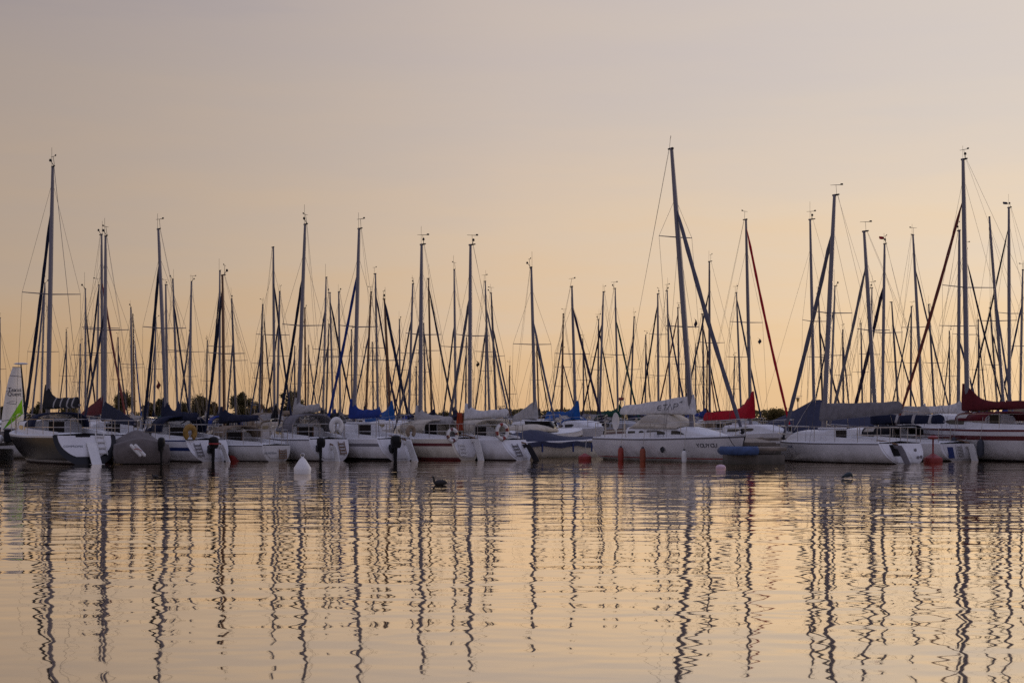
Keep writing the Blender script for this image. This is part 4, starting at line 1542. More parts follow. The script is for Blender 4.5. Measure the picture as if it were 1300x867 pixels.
# ---- the rest of the marina: one row of numbers per mast, read off the photograph
# top x, top y, foot x, jib colour, jib top (x, y), jib low (x, y), mast material, cover, facing (1 away, -1 towards, 0 free), spreaders
REST = [
    (0, 403, -1, None, 0, 0, 0, 0, 0, None, 0, 1),
    (57, 359, 52, 'steel', 58, 359, 41, 517, 0, None, 0, 1),
    (125.5, 361, 123, 'navy', 123, 362, 108, 510, 0, None, 0, 1),
    (108.5, 366, 108.5, 'purple', 110, 392, 122, 514, 0, None, -1, 1),
    (102, 436, 100.4, None, 0, 0, 0, 0, 0, None, 0, 1),
    (166, 390, 168, None, 0, 0, 0, 0, 0, None, 0, 1),
    (169, 398.6, 171, 'royal', 170, 421, 179, 517, 2, None, -1, 1),
    (210.4, 361, 212.5, None, 0, 0, 0, 0, 0, None, 0, 1),
    (198, 403, 195.6, 'slate', 197, 429, 190, 495, 0, None, 0, 1),
    (219.6, 354, 225.6, 'navy', 223.5, 385, 242, 528, 0, 'slate', -1, 1),
    (243, 357, 240, 'steel', 242, 414, 228, 516, 0, None, 1, 1),
    (243, 422, 241, None, 0, 0, 0, 0, 2, None, 0, 1),
    (279, 343, 278.6, 'navy', 277.4, 366, 263, 528, 0, 'navy', 1, 1),
    (294, 379, 299.6, 'steel', 294, 429, 288.5, 510, 1, None, 1, 1),
    (333.5, 386, 329, 'slate', 331, 444, 317, 525, 1, None, 0, 1),
    (334, 426, 332, 'purple', 335, 397, 346, 519, 2, None, -1, 1),
    (347, 313, 348.5, 'navy', 349, 357, 371, 528, 0, 'black', -1, 1),
    (355, 369.5, 352, 'purple', 351, 405, 336.5, 525, 0, None, 1, 1),
    (387, 390.5, 388, None, 0, 0, 0, 0, 2, None, 0, 1),
    (374, 439, 374.5, 'slate', 373, 450, 368, 486, 1, None, 0, 1),
    (392, 438, 390.5, 'steel', 394.6, 449, 404.5, 525, 1, None, -1, 1),
    (414, 351.5, 410, 'slate', 412, 388, 394, 516, 0, None, 1, 1),
    (417.6, 411, 414, 'purple', 416, 433, 403, 516, 1, None, 1, 1),
    (419, 371, 423, 'navy', 421.5, 382, 446.5, 510, 0, 'blue', -1, 1),
    (430, 370, 432, None, 0, 0, 0, 0, 0, 'grey', 0, 1),
    (471, 370, 464.4, 'slate', 466, 422, 451, 501, 2, None, 1, 1),
    (476.7, 347, 479.7, 'purple', 478.5, 373, 496, 474, 0, 'royal', -1, 1),
    (473, 434, 474, None, 0, 0, 0, 0, 1, None, 0, 1),
    (507, 405, 508, 'steel', 505, 433, 490, 525, 1, None, 1, 1),
    (490, 448, 492, 'navy', 494, 462, 505, 510, 1, None, -1, 1),
    (524, 360, 519, 'slate', 521, 402, 499, 525, 0, 'navy', 1, 1),
    (528.5, 465, 528.5, None, 0, 0, 0, 0, 1, None, 0, 1),
    (544, 353, 548, 'navy', 545.6, 364, 578.6, 530, 2, 'navy', -1, 1),
    (538, 410, 540, 'slate', 536, 420, 553, 525, 1, None, -1, 1),
    (576.5, 341.6, 578.5, 'slate', 575, 408, 561.5, 527, 0, None, 1, 1),
    (616, 356.6, 621.4, 'steel', 619, 389, 651, 545, 0, 'white', -1, 1),
    (623.5, 371.5, 630, 'steel', 627.4, 413, 654, 545, 1, None, -1, 1),
    (617, 408, 616, 'slate', 617, 419, 603, 518, 0, None, 1, 1),
    (647, 464, 647, None, 0, 0, 0, 0, 2, None, 0, 1),
    (681, 431, 684, 'navy', 682, 432, 697, 521, 2, None, -1, 1),
    (715, 398, 713.4, 'steel', 712, 426, 697, 530, 2, 'royal', 1, 1),
    (714, 446, 712, 'slate', 715, 458, 730, 511, 1, None, -1, 1),
    (766, 370, 761, 'purple', 761.6, 407.5, 737, 527, 0, 'navy', 1, 1),
    (760, 405, 759, 'navy', 764, 415.5, 781, 516, 1, None, -1, 1),
    (781, 365.6, 784.7, 'green', 787, 405, 809, 512, 0, 'green', -1, 1),
    (805, 401.7, 800, 'steel', 802, 429, 785.5, 515, 1, None, 1, 1),
    (835, 372.5, 836, 'navy', 833, 383.7, 813, 512, 0, None, 1, 2),
    (847, 368.5, 851.5, 'slate', 849.7, 399, 868.6, 503, 0, None, -1, 1),
    (860.6, 390, 862.6, 'rust', 859, 397, 837, 508, 1, None, 1, 1),
    (900.5, 331.5, 901, 'slate', 897.7, 368, 874.7, 477, 1, None, 1, 1),
    (892, 398, 893.7, 'navy', 894, 414, 914, 517, 1, None, -1, 1),
    (882.8, 440.5, 883.6, 'purple', 880, 448, 872, 500, 1, None, 1, 1),
    (898, 440, 897, 'rust', 895, 452, 909, 517, 2, None, -1, 1),
    (935, 371, 941, 'slate', 939, 378, 965.5, 517, 0, None, -1, 1),
    (932.4, 452.6, 931, None, 0, 0, 0, 0, 1, None, 0, 1),
    (1060, 362.6, 1053.7, 'slate', 1057, 389.6, 1035, 497, 0, None, 1, 1),
    (1039, 372, 1045, 'purple', 1045, 419, 1069, 517, 1, None, -1, 1),
    (1093, 410, 1095, None, 0, 0, 0, 0, 1, None, 0, 1),
    (1107, 365, 1105.6, None, 0, 0, 0, 0, 0, 'navy', 0, 1),
    (1132, 383, 1141, 'slate', 1137.5, 412, 1160, 497, 1, None, -1, 1),
    (1157, 388.6, 1156, 'slate', 1154, 393, 1130.6, 517, 1, None, 1, 1),
    (1159, 297.6, 1171, 'steel', 1164, 337, 1206, 517, 0, 'white', -1, 1),
    (1179, 386, 1186.7, None, 0, 0, 0, 0, 1, None, 0, 1),
    (1227, 315, 1229, 'navy', 1228.5, 330, 1267, 482, 0, None, -1, 1),
    (1256, 275, 1275, 'steel', 1264, 380, 1283, 501, 0, 'blue', -1, 1),
    (1280.8, 263, 1281.6, 'navy', 1277, 286, 1232, 490, 0, None, 1, 1),
    (1257, 390, 1267, 'navy', 1261, 419, 1280, 501, 1, None, -1, 1),
    (84, 421, 84.5, 'slate', 84, 440, 76, 505, 1, None, 1, 1),
    (150, 428, 151, 'purple', 150, 445, 160, 510, 1, None, -1, 1),
    (263, 432, 262, None, 0, 0, 0, 0, 1, None, 0, 1),
    (446, 418, 447, 'slate', 446, 432, 436, 510, 1, None, 1, 1),
    (592, 428, 591, 'slate', 592, 445, 584, 515, 1, None, 1, 1),
    (740, 430, 741, 'purple', 740, 448, 749, 512, 1, None, -1, 1),
    (820, 425, 819, 'slate', 820, 442, 826, 508, 1, None, -1, 1),
    (870, 428, 871, None, 0, 0, 0, 0, 1, None, 0, 1),
    (1070, 418, 1071, 'slate', 1070, 436, 1078, 512, 1, None, -1, 1),
    (1205, 420, 1206, 'slate', 1205, 438, 1197, 512, 1, None, 1, 1),
    (1242, 405, 1243, 'purple', 1242, 422, 1252, 510, 1, None, -1, 1),
    (1298.5, 342, 1295, 'slate', 1293.7, 384, 1269, 505, 0, 'blue', 1, 1),
]
ROWS = [(77, -1), (90, 1), (101, -1), (113, 1), (125, -1), (137, 1), (149, -1), (162, 1)]
taken = [(77, (f - CX) / F * 77) for f in (130.5, 679.5, 731, 953, 496, 1120, 1216, 1034)]
JW = dict(navy='navy', slate='slate', steel='grey', purple='dark purple', rust='rust-brown', royal='bright blue', blue='blue', green='green', grey='grey', red='red')
ANCH = [(-60, 20, 'the white dinghy sail'), (20, 138, 'the black-hulled yacht'), (138, 185, 'the grey-tarp boat'), (185, 297, 'the navy-striped yacht'), (297, 370, 'the tan sprayhood yacht'),
        (370, 446, 'the grey sprayhood yacht'), (446, 531, 'the blue-cover yacht'), (531, 606, 'the maroon-stripe yacht'), (606, 675, 'the cream sprayhood yacht'),
        (675, 746, 'the navy-tarpaulin motorboat'), (746, 925, 'the YOUYOU yacht'), (925, 998, 'the concrete pontoon'), (998, 1172, 'the open-transom yacht'), (1172, 1400, 'the big maroon-striped yacht')]
ORD = ['first', 'second', 'third', 'fourth', 'fifth', 'sixth', 'seventh', 'eighth', 'ninth', 'tenth', 'eleventh', 'twelfth', 'thirteenth', 'fourteenth', 'fifteenth', 'sixteenth', 'seventeenth']
byanch = {}
for r in sorted(REST, key=lambda r: r[2]):
    for a0, a1, nm in ANCH:
        if a0 <= r[2] < a1:
            byanch.setdefault(nm, []).append(r)
cols = ['navy', 'blue', 'grey', 'pale', 'black', 'maroon', 'white', 'slate', 'tan', 'green', 'pale', 'navy', 'grey']
for r in sorted(REST, key=lambda r: r[1]):
    tx, ty, bx, jib, fx0, fy0, fx1, fy1, mm, cover, face, nsp = r
    rb = random.Random(int(tx * 13 + ty))
    best = None
    for Y, fc in ROWS:
        H = 1.5 + (HY - ty) / F * Y
        x = (bx - CX) / F * Y
        cost = abs(H - 9.6 - rb.uniform(-.8, .8))
        if face and face != fc: cost += .9
        for (ty_, tx_) in taken:
            if abs(ty_ - Y) < 1 and abs(tx_ - x) < 3.0:
                cost += 4 * (1 - abs(tx_ - x) / 3.0) + .6
        if best is None or cost < best[0]: best = (cost, Y, fc, x, H)
    _, Y, fc, x, H = best
    taken.append((Y, x))
    Yj = Y + rb.uniform(-.8, .8)
    for a0, a1, nm in ANCH:
        if a0 <= bx < a1:
            lst = byanch[nm]; k = lst.index(r); anch = nm
    jw = (JW[jib] + ' furled jib') if jib else 'bare forestay'
    mw = ['grey', 'dark', 'brown'][mm]
    lab = '%s-masted sailboat with %s, %s back-row mast behind %s' % (mw, jw, ORD[k], anch)
    bow = None
    head = None
    if jib:
        bow = fx0 + (fx1 - fx0) * (HY + .4 * F / Y - fy0) / (fy1 - fy0)
    else:
        hd = rb.uniform(14, 34) * (-1 if rb.random() < .6 else 1)
        head = hd if fc > 0 else 180 - hd
    L = max(5.8, min(9.2, H * .74))
    cover = cover or (rb.choice(cols) if rb.random() < .72 else None)
    Boat(label=lab, group='boats moored in the rows behind', detail=0, mx=bx + (bx - tx) * .06, Y=Yj, top=(tx, ty), bow=bow, head=head, away=fc > 0, L=L, B=L * .34, fb=.78 + .03 * (L - 6) + rb.uniform(0, .15), cabin_h=rb.uniform(.36, .52),
         deckm=rb.choice([M_deck, M_deckgrey, M_deckgrey, M_decksand, M_decksand]), hull=rb.choice([M_white, M_grey_white, M_grey_white, M_cream, M_bluehull, M_bluehull]), stripe=rb.choice([None, M_navyline, M_maroon, M_greyline, M_navyline]), stripe_rows=(2,), rail=rb.choice([None, M_greyline, M_teak]),
         mast=[M_alu, M_aludark, M_wood][mm], mr=.058 + .02 * max(0, H - 9) / 2 + .012 * (Y > 110), spread=nsp, cover=cover, boom_z=rb.uniform(.40, .85), boom=L * rb.uniform(.34, .42), boom_rise=rb.uniform(-.1, .25),
         cover_h=(rb.uniform(.55, .95), rb.uniform(.26, .38), rb.uniform(.15, .28)), jib=jib, jib_top=fy0 if jib else None, jib_r=.045 + .012 * (Y > 100), hood=rb.choice(['navy', 'navy', 'blue', 'grey', 'tan', 'navy', None, 'tan', 'black', 'green']),
         hood_h=rb.uniform(.5, .68), hound=rb.choice([.84, .88, .93]), sw=rb.uniform(.3, .42))

# ------------------------------------------------------------------ small boats
# open boat under a grey tarpaulin
x0, Y0 = (170 - CX) / F * 59.5, 59.5
r0 = thing('covered_boat', 'low open boat under a sagging grey tarpaulin, black hull, small outboard', 'motorboat', (x0, Y0, 0), R(19))


def simple_hull(L, B, fb, ns=10, flare=.8, tr=.0):
    rows = []
    for i in range(ns + 1):
        t = i / ns
        b = B / 2 * ((.86 + .14 * math.sin(math.pi / 2 * min(1, t / .4))) if t < .4 else max(.02, 1 - ((t - .4) / .6) ** 2.4))
        zs = fb * (1 + .25 * t * t)
        y = -L / 2 + L * t
        rows.append([(-b, y, zs), (-b * .96, y, zs * .8), (-b * .9, y, zs * .35), (-b * flare, y, .0), (-b * .4, y, -.18), (0, y, -.22), (b * .4, y, -.18), (b * flare, y, .0), (b * .9, y, zs * .35), (b * .96, y, zs * .8), (b, y, zs)])
    return rows


mb = MB()
rows = simple_hull(4.6, 1.80, .62)
oo, n = mb.grid(rows, False, 0); mb.face(tuple(range(oo + n - 1, oo - 1, -1)))
mb.build('hull', M_black, r0, ang=50)
mb = MB()
rows = []
for i in range(13):
    t = i / 12
    y = -2.42 + 4.70 * t
    b = .90 * (1 if t < .45 else max(.08, 1 - ((t - .45) / .55) ** 2.3))
    zr = .80 + .08 * math.sin(t * 9) - .05 * t + (.34 if .3 < t < .55 else 0)
    low = .06 if t < .25 else .34
    row = []
    for j in range(15):
        q = -1 + 2 * j / 14
        a = abs(q)
        if a < .72:
            xx = b * q / .72 * .97
            zz = zr - (zr - .64) * (a / .72) ** 1.5
        else:
            k = (a - .72) / .28
            xx = math.copysign(b * (.97 + .05 * math.sin(k * 3)), q)
            zz = .64 - (.64 - low) * k
        jt = .045 * noise.noise(Vector((xx * 2.2, y * 2.2, 4)))
        row.append((xx + jt, y + jt, zz + jt))
    rows.append(row)
oo, n = mb.grid(rows)
ctr = len(mb.v)
rr0 = rows[0]
low_row = [(p[0] * .98, p[1] - .03 + .05 * math.sin(j * 1.7), min(p[2], .10) if 2 < j < 12 else p[2]) for j, p in enumerate(rr0)]
mb.grid([rr0, [(p[0], p[1] - .04 + .03 * math.sin(j * 2.1), p[2] * .55 + .02) for j, p in enumerate(rr0)], [(p[0] * .97, p[1] + .0, .02) for p in rr0]])
tp = mb.build('tarpaulin', C['tarp'], r0, ang=60)
tp.modifiers.new('thick', 'SOLIDIFY').thickness = .01


class Tiny:
    """lets the outboard builder be used on small boats"""
    transom_frame = lambda s: (lambda x, zz, off=0.0: Vector((x, s.yt - off, zz)))
    ypos = lambda s, t, z: s.yt
    outboard = Boat.outboard


tn = Tiny(); tn.root = r0; tn.yt = -2.46
tn.outboard(.60, .56, .85, False)
fp = thing('fender', 'pair of white tied fenders lying on the grey tarpaulin', 'fender', (x0 + .70, Y0 - 2.60, .36), R(19))
for k, dx in enumerate((-.07, .07)):
    mb = MB()
    mb.tube([(dx - .17, -.02, .30), (dx - .15, -.02, .27), (dx, -.02, .10), (dx + .16, -.03, -.07), (dx + .18, -.03, -.10)], [.02, .055, .06, .055, .02], 10)
    mb.build('body', M_pvc, fp)
mb = MB(); mb.tube([(-.13, -.085, .14), (.0, -.09, .16), (.13, -.085, .08)], .012, 5); mb.build('rope', M_plastic_red, fp)

# motorboat with navy tarpaulin
x1, Y1 = (704 - CX) / F * 67, 67
r1 = thing('covered_motorboat', 'low beige motorboat under a navy tarpaulin hanging in straps, left of YOUYOU', 'motorboat', (x1, Y1, 0), R(-60))
mb = MB()
rows = simple_hull(4.6, 1.9, .62)
oo, n = mb.grid(rows); mb.face(tuple(range(oo + n - 1, oo - 1, -1)))
mb.build('hull', M_cream, r1, ang=50)
mb = MB()
mb.tube([(-.98, -2.3, .60), (-1.0, -.4, .62), (-.85, .9, .66), (-.4, 1.9, .72), (0, 2.3, .76), (.4, 1.9, .72), (.85, .9, .66), (1.0, -.4, .62), (.98, -2.3, .60), (-.98, -2.3, .60)], .045, 6)
mb.build('rub_rail', M_deck, r1)
mb = MB()
rows = []
for i in range(12):
    t = i / 11
    y = -2.36 + 4.5 * t
    b = .99 * (1 if t < .45 else max(.1, 1 - ((t - .45) / .55) ** 2.4))
    zr = .80 + .30 * math.exp(-((t - .30) / .22) ** 2)
    row = []
    for j in range(13):
        q = -1 + 2 * j / 12
        jt = .03 * noise.noise(Vector((q * 3, y * 2, 2)))
        if abs(q) < .78:
            row.append((b * q / .78, y, zr - (zr - .66) * (abs(q) / .78) ** 1.5 + jt))
        else:
            row.append((math.copysign(b * 1.05 + jt, q), y, .66 - .24 * (abs(q) - .78) / .22 + .05 * math.sin(y * 4)))
    rows.append(row)
oo, n = mb.grid(rows)
mb.face(tuple(range(oo, oo + n))); mb.face(tuple(range(oo + 11 * n, oo + 12 * n)))
tp = mb.build('tarpaulin', C['slate'], r1, ang=50)
sb = MB()
for y in (-1.2, .2, 1.2):
    b = .99 * (1 if y < -.1 else 1 - ((y + .1) / 2.4) ** 2.4) * 1.06 + .02
    sb.box((b, y, .40), (.02, .07, .34)); sb.box((-b, y, .40), (.02, .07, .34))
sb.build('strap', M_navyline, tp)

# white speedboat with dark stripe lying behind it
r2 = thing('speedboat', 'white low speedboat with dark stripe between cream sprayhood yacht and navy tarpaulin', 'motorboat', ((688 - CX) / F * 70, 70, 0), R(-40))
mb = MB()
oo, n = mb.grid(simple_hull(5.4, 2.0, .85), False, 0, lambda i, j: 1 if j in (1, 8) else 0); mb.face(tuple(range(oo + n - 1, oo - 1, -1)))
mb.build('hull', [M_white, M_rubber], r2, ang=50)
mb = MB()
rows = []
for i in range(9):
    t = i / 8
    b = .97 * (1 if t < .4 else max(.05, 1 - ((t - .4) / .6) ** 2.4))
    y = -2.66 + 5.3 * t
    rows.append([(-b, y, .86 + .2 * t * t), (-b * .5, y, .98 + .15 * t), (0, y, 1.02 + .12 * t), (b * .5, y, .98 + .15 * t), (b, y, .86 + .2 * t * t)])
mb.grid(rows); mb.build('deck', M_deck, r2)
mb = MB()
n = 13
rows = [[(.75 * k1 * math.cos(math.pi * j / 12), y0 + dy * math.sin(math.pi * j / 12), z) for j in range(n)] for k1, y0, dy, z in ((1, -.1, .8, 1.0), (.85, -.35, .65, 1.42))]
mb.grid(rows); wo = mb.build('windscreen', M_smoke, r2); wo.modifiers.new('thick', 'SOLIDIFY').thickness = .015
mb = MB()
rows = [[(.8 * math.cos(math.pi * j / 12), y, 1.0 + h * math.sin(math.pi * j / 12) ** .7) for j in range(n)] for y, h in ((-1.9, .05), (-1.5, .25), (-.6, .30), (.1, .2))]
mb.grid(rows); wo = mb.build('folded_hood', C['cream'], r2); wo.modifiers.new('thick', 'SOLIDIFY').thickness = .02

# small sailing dinghy at the left edge, sail up
Yd = 66
fd = P(34, 545, Yd)
r3 = thing('sailing_dinghy', 'sailing dinghy with hoisted white sail and lime green jib at the left edge', 'dinghy', (fd.x, Yd, 0), R(-90))
Td = Matrix.Rotation(R(90), 4, 'Z') @ Matrix.Translation((-fd.x, -Yd, 0))
def dl(px, py, dy=0.0): return Td @ (P(px, py, Yd) + Vector((0, dy, 0)))
mb = MB()
rows = [[(x, y - .9, z + .12) for x, y, z in r] for r in simple_hull(4.3, 1.7, .45)]
oo, n = mb.grid(rows); mb.face(tuple(range(oo + n - 1, oo - 1, -1)))
mb.grid([[(r[0][0], r[0][1], r[0][2]), (0, r[0][1], r[0][2] + .03), (r[-1][0], r[-1][1], r[-1][2])] for r in rows])
mb.build('hull', M_grey_white, r3, ang=50)
mb = MB(); mb.tube([dl(34.2, 552), dl(33, 540), dl(30, 500), dl(26.6, 463)], [.05, .045, .04, .025], 7)
mo = mb.build('mast', M_rubber, r3)
mb = MB()
c = dl(26.5, 461.8)
mb.lathe([(0, -.045), (.2, -.03), (.30, .0), (.2, .035), (0, .045)], 16, c, sx=.35, sy=1)
mb.build('masthead_float', M_pvc, mo)
# the sail: rows between luff and leech, with a little belly
def luff(k): return 26.8 + (33.2 - 26.8) * k, 466 + (540 - 466) * k
def leech(k):
    pts = [(16, 466), (10.5, 482), (6, 504), (2.5, 528), (1, 548)]
    q = k * 4; i = min(3, int(q)); f = q - i
    return pts[i][0] + (pts[i + 1][0] - pts[i][0]) * f, pts[i][1] + (pts[i + 1][1] - pts[i][1]) * f
rows = []
for i in range(13):
    k = i / 12
    a, c_ = luff(k), leech(k)
    rows.append([dl(a[0] + (c_[0] - a[0]) * j / 8, a[1] + (c_[1] - a[1]) * j / 8, .16 * math.sin(math.pi * j / 8)) for j in range(9)])
def sailcloth(name, col):
    m = bpy.data.materials.new(name); m.use_nodes = True
    N, Lk = m.node_tree.nodes, m.node_tree.links
    bs = N['Principled BSDF']; bs.inputs['Roughness'].default_value = .6
    nz = N.new('ShaderNodeTexNoise'); nz.inputs['Scale'].default_value = 2.5
    mx = N.new('ShaderNodeMix'); mx.data_type = 'RGBA'
    mx.inputs[6].default_value = (*[c * .85 for c in col], 1); mx.inputs[7].default_value = (*[min(.9, c * 1.1) for c in col], 1)
    Lk.new(nz.outputs['Fac'], mx.inputs[0]); Lk.new(mx.outputs[2], bs.inputs['Base Color'])
    tl = N.new('ShaderNodeBsdfTranslucent'); Lk.new(mx.outputs[2], tl.inputs[0])
    ms = N.new('ShaderNodeMixShader'); ms.inputs[0].default_value = .72
    Lk.new(bs.outputs[0], ms.inputs[1]); Lk.new(tl.outputs[0], ms.inputs[2]); Lk.new(ms.outputs[0], N['Material Output'].inputs[0])
    return m


mb = MB(); mb.grid(rows)
sl = mb.build('mainsail', sailcloth('sailcloth_white', (.78, .75, .70)), r3)
for k, f in ((.17, 1), (.45, .62), (.87, .7), (0.02, 1)):
    i = int(k * 12)
    bt = MB()
    bt.tube([Vector(rows[i][j]) + Vector((.012, 0, 0)) for j in range(8 - int(8 * f), 9)], .012, 4)
    bt.build('batten', M_greyline, sl)
def sail_text(body, px, py, size):
    cu = bpy.data.curves.new('lettering', 'FONT'); cu.body = body; cu.size = size; cu.extrude = .003; cu.offset = .004
    tmp = bpy.data.objects.new('lettering', cu); COL.objects.link(tmp)
    me = bpy.data.meshes.new_from_object(tmp.evaluated_get(bpy.context.evaluated_depsgraph_get()))
    bpy.data.objects.remove(tmp)
    M = Matrix(((1, 0, 0), (0, 0, 1), (0, -1, 0))).transposed()
    o_ = P(px, py, Yd - .06)
    wm_ = Matrix(((1, 0, 0), (0, 0, -1), (0, 1, 0))).to_4x4(); wm_.translation = o_
    me.transform(Td @ wm_)
    me.materials.clear(); me.materials.append(M_letter)
    o = bpy.data.objects.new('sail_lettering', me); COL.objects.link(o); o.parent = sl
sail_text('Texus', 10.2, 497.0, .21)
sail_text('Quest', 9.4, 502.5, .21)
lg = MB()
lg.tube([dl(9, 511.5, -.07), dl(14, 512.5, -.07), dl(21, 513, -.07), dl(22, 510, -.07)], .012, 4)
lg.tube([dl(12, 510, -.07), dl(19, 509.5, -.07)], .010, 4)
lg.build('sail_emblem', M_lettergrey, sl)
mb = MB()
tri = [(30.6, 506), (6, 545.5), (31.5, 525)]
rows = []
for i in range(9):
    k = i / 8
    a = (tri[0][0] + (tri[1][0] - tri[0][0]) * k, tri[0][1] + (tri[1][1] - tri[0][1]) * k)
    c_ = (tri[2][0] + (tri[1][0] - tri[2][0]) * k, tri[2][1] + (tri[1][1] - tri[2][1]) * k)
    rows.append([dl(a[0] + (c_[0] - a[0]) * j / 4, a[1] + (c_[1] - a[1]) * j / 4, -.22 - .08 * math.sin(math.pi * j / 4)) for j in range(5)])
mb.grid(rows)
jo = mb.build('jib', sailcloth('sailcloth_lime', (.26, .62, .02)), r3)

# ------------------------------------------------------------------ pontoons
M_conc = mat('float_concrete', (0.16, 0.135, 0.11), 0.9, var=0.35, scale=3, bump=.02, bscale=9, grime=((.035, .032, .02), .0, .4))
M_plank = mat('deck_planks', (0.20, 0.165, 0.13), 0.8, var=0.35, scale=5, stretch=(.6, 6, 1))
M_bumper = mat('bumper_blue', (0.035, 0.07, 0.17), 0.5, var=0.3, scale=5)


def pontoon(cx, cy, lx, ly, label, rot=0.0, z=.56):
    r = thing('pontoon', label, 'pontoon', (cx, cy, 0), rot)
    n = max(1, int(max(lx, ly) / 3.2))
    for i in range(n):
        mb = MB()
        if lx >= ly:
            mb.box((-lx / 2 + lx * (i + .5) / n, 0, z / 2 - .28), (lx / n - .12, ly - .04, z + .36), bev=.03)
        else:
            mb.box((0, -ly / 2 + ly * (i + .5) / n, z / 2 - .28), (lx - .04, ly / n - .12, z + .36), bev=.03)
        mb.build('float', M_conc, r)
    mb = MB()
    mb.box((0, 0, z + .09), (lx, ly, .12), bev=.015)
    for k in range(int(max(lx, ly) / 1.6)):
        u = -max(lx, ly) / 2 + .5 + k * 1.6
        if lx >= ly: mb.box((u, -ly / 2 - .012, z + .08), (.12, .05, .2))
        else: mb.box((-lx / 2 - .012, u, z + .08), (.05, .12, .2))
    mb.build('deck', M_plank, r)
    return r


pn = pontoon(8.10, 57.3, 2.0, 1.5, 'weathered concrete pontoon head with blue bumper, between YOUYOU and the open-transom yacht', z=.42)
mb = MB()
mb.tube([(-1.20, -.55, .46), (-1.16, -.62, .46), (-.5, -.88, .46), (.02, -.88, .46), (.06, -.88, .46)], [.10, .15, .15, .15, .08], 10)
mb.build('bumper', M_bumper, pn)
pontoon(9.0, 65.0, 1.2, 13.4, 'narrow pontoon running back between YOUYOU and the open-transom yacht', R(-5))
pontoon(-14.5, 71.0, 31, 1.8, 'long pontoon behind the row of stern-on yachts')
pontoon(25, 72.6, 30, 1.6, 'long pontoon behind the big maroon-striped yacht')
pontoon(-5, 95.5, 60, 1.6, 'second pontoon, in the rows behind')
pontoon(2, 119, 84, 1.6, 'third pontoon, in the rows behind')
pontoon(2, 143.5, 96, 1.6, 'farthest pontoon near the reed bank')
pd = pontoon(-20.2, 62.5, 3.4, 2.2, 'dark pontoon end with white float tubes at the left frame edge', 0, .5)
for k, (xx, zz) in enumerate(((-.8, .78), (.55, .78), (1.25, .80))):
    mb = MB(); mb.tube([(xx - .62, -.95, zz), (xx - .58, -.95, zz), (xx + .55, -.95, zz), (xx + .6, -.95, zz)], [.05, .14, .14, .05], 10)
    o = mb.build('float_tube', M_pvc, None)
    o.parent = pd
# pier cabinet and things on the left pontoon
cb = thing('power_pedestal', 'dark power pedestal standing on the left pontoon before the dinghy sail', 'pedestal', ((11 - CX) / F * 62.6, 62.6, .65))
mb = MB(); mb.box((0, 0, .22), (.30, .28, .44), bev=.03); mb.build('cabinet', M_rubber, cb)
mb = MB(); mb.box((0, 0, .48), (.35, .33, .08), bev=.03); mb.build('cap', M_greyline, cb)

# ------------------------------------------------------------------ buoys
def lathe_thing(name, label, cat, px, wy, prof, m, sx=1, group=None, Y=None):
    """buoy floating with its waterline on photo row wy"""
    Y = Y or CH * F / (wy - HY)
    r = thing(name, label, cat, ((px - CX) / F * Y, Y, 0), 0, group)
    mb = MB(); mb.lathe(prof, 22)
    mb.build('float', m, r)
    return r


def shackle(r, z, h=.10, post=None):
    mb = MB(); mb.torus((0, 0, z + h / 2), .05, .014, 'y', 12, 5)
    mb.build('ring', M_steel, r)


wb = lathe_thing('mooring_buoy', 'white cone-topped mooring buoy floating alone in front of the boats', 'buoy', 384, 601.5, [(0, -.2), (.17, -.18), (.225, .0), (.24, .12), (.235, .17), (.10, .38), (.045, .44), (.03, .47), (0, .475)], M_buoywhite)
shackle(wb, .46)
RB = [(0, -.15), (.28, -.12), (.345, .0), (.35, .14), (.33, .19), (.12, .30), (.06, .34), (0, .35)]
for px, wy, s_, lb in ((134.5, 586, .8, 'red mooring buoy by the stern of the black-hulled yacht'), (300.5, 585, .95, 'red mooring buoy between the navy-striped and tan-hooded yachts'),
                       (458, 583.2, .95, 'red mooring buoy with line beside the royal blue cover yacht'), (742.5, 583.5, .7, 'red mooring buoy half hidden at the YOUYOU stern'),
                       (1184.5, 587.3, .92, 'large red mooring buoy with pole between the two right-hand sterns')):
    r = lathe_thing('mooring_buoy', lb, 'buoy', px, wy, [(a * s_, z * s_) for a, z in RB], M_buoyred, group='red mooring buoys')
    if px > 1000:
        mb = MB(); mb.tube([(0, 0, .3), (0, 0, .85)], .03, 6); mb.lathe([(0, .80), (.16, .82), (.2, .88), (.1, .93), (0, .94)], 12)
        mb.build('pole', M_buoyred, r)
    else:
        mb = MB(); mb.tube([(0, 0, .3 * s_), (.05, .3, .55), (.1, .9, .75)], .012, 4); mb.build('mooring_line', M_rope, r)
lathe_thing('mooring_buoy', 'round pale pink buoy floating in front of the pontoon head', 'buoy', 915, 594.5, [(0, -.15), (.13, -.1), (.16, .0), (.15, .06), (.10, .105), (.03, .12), (0, .122)], M_buoypink)
lathe_thing('barrel_buoy', 'dark blue barrel float between the maroon-stripe and cream-hood sterns', 'buoy', 615, 583.5, [(0, -.1), (.27, -.08), (.30, 0), (.30, .30), (.26, .36), (0, .38)], M_buoyblue)


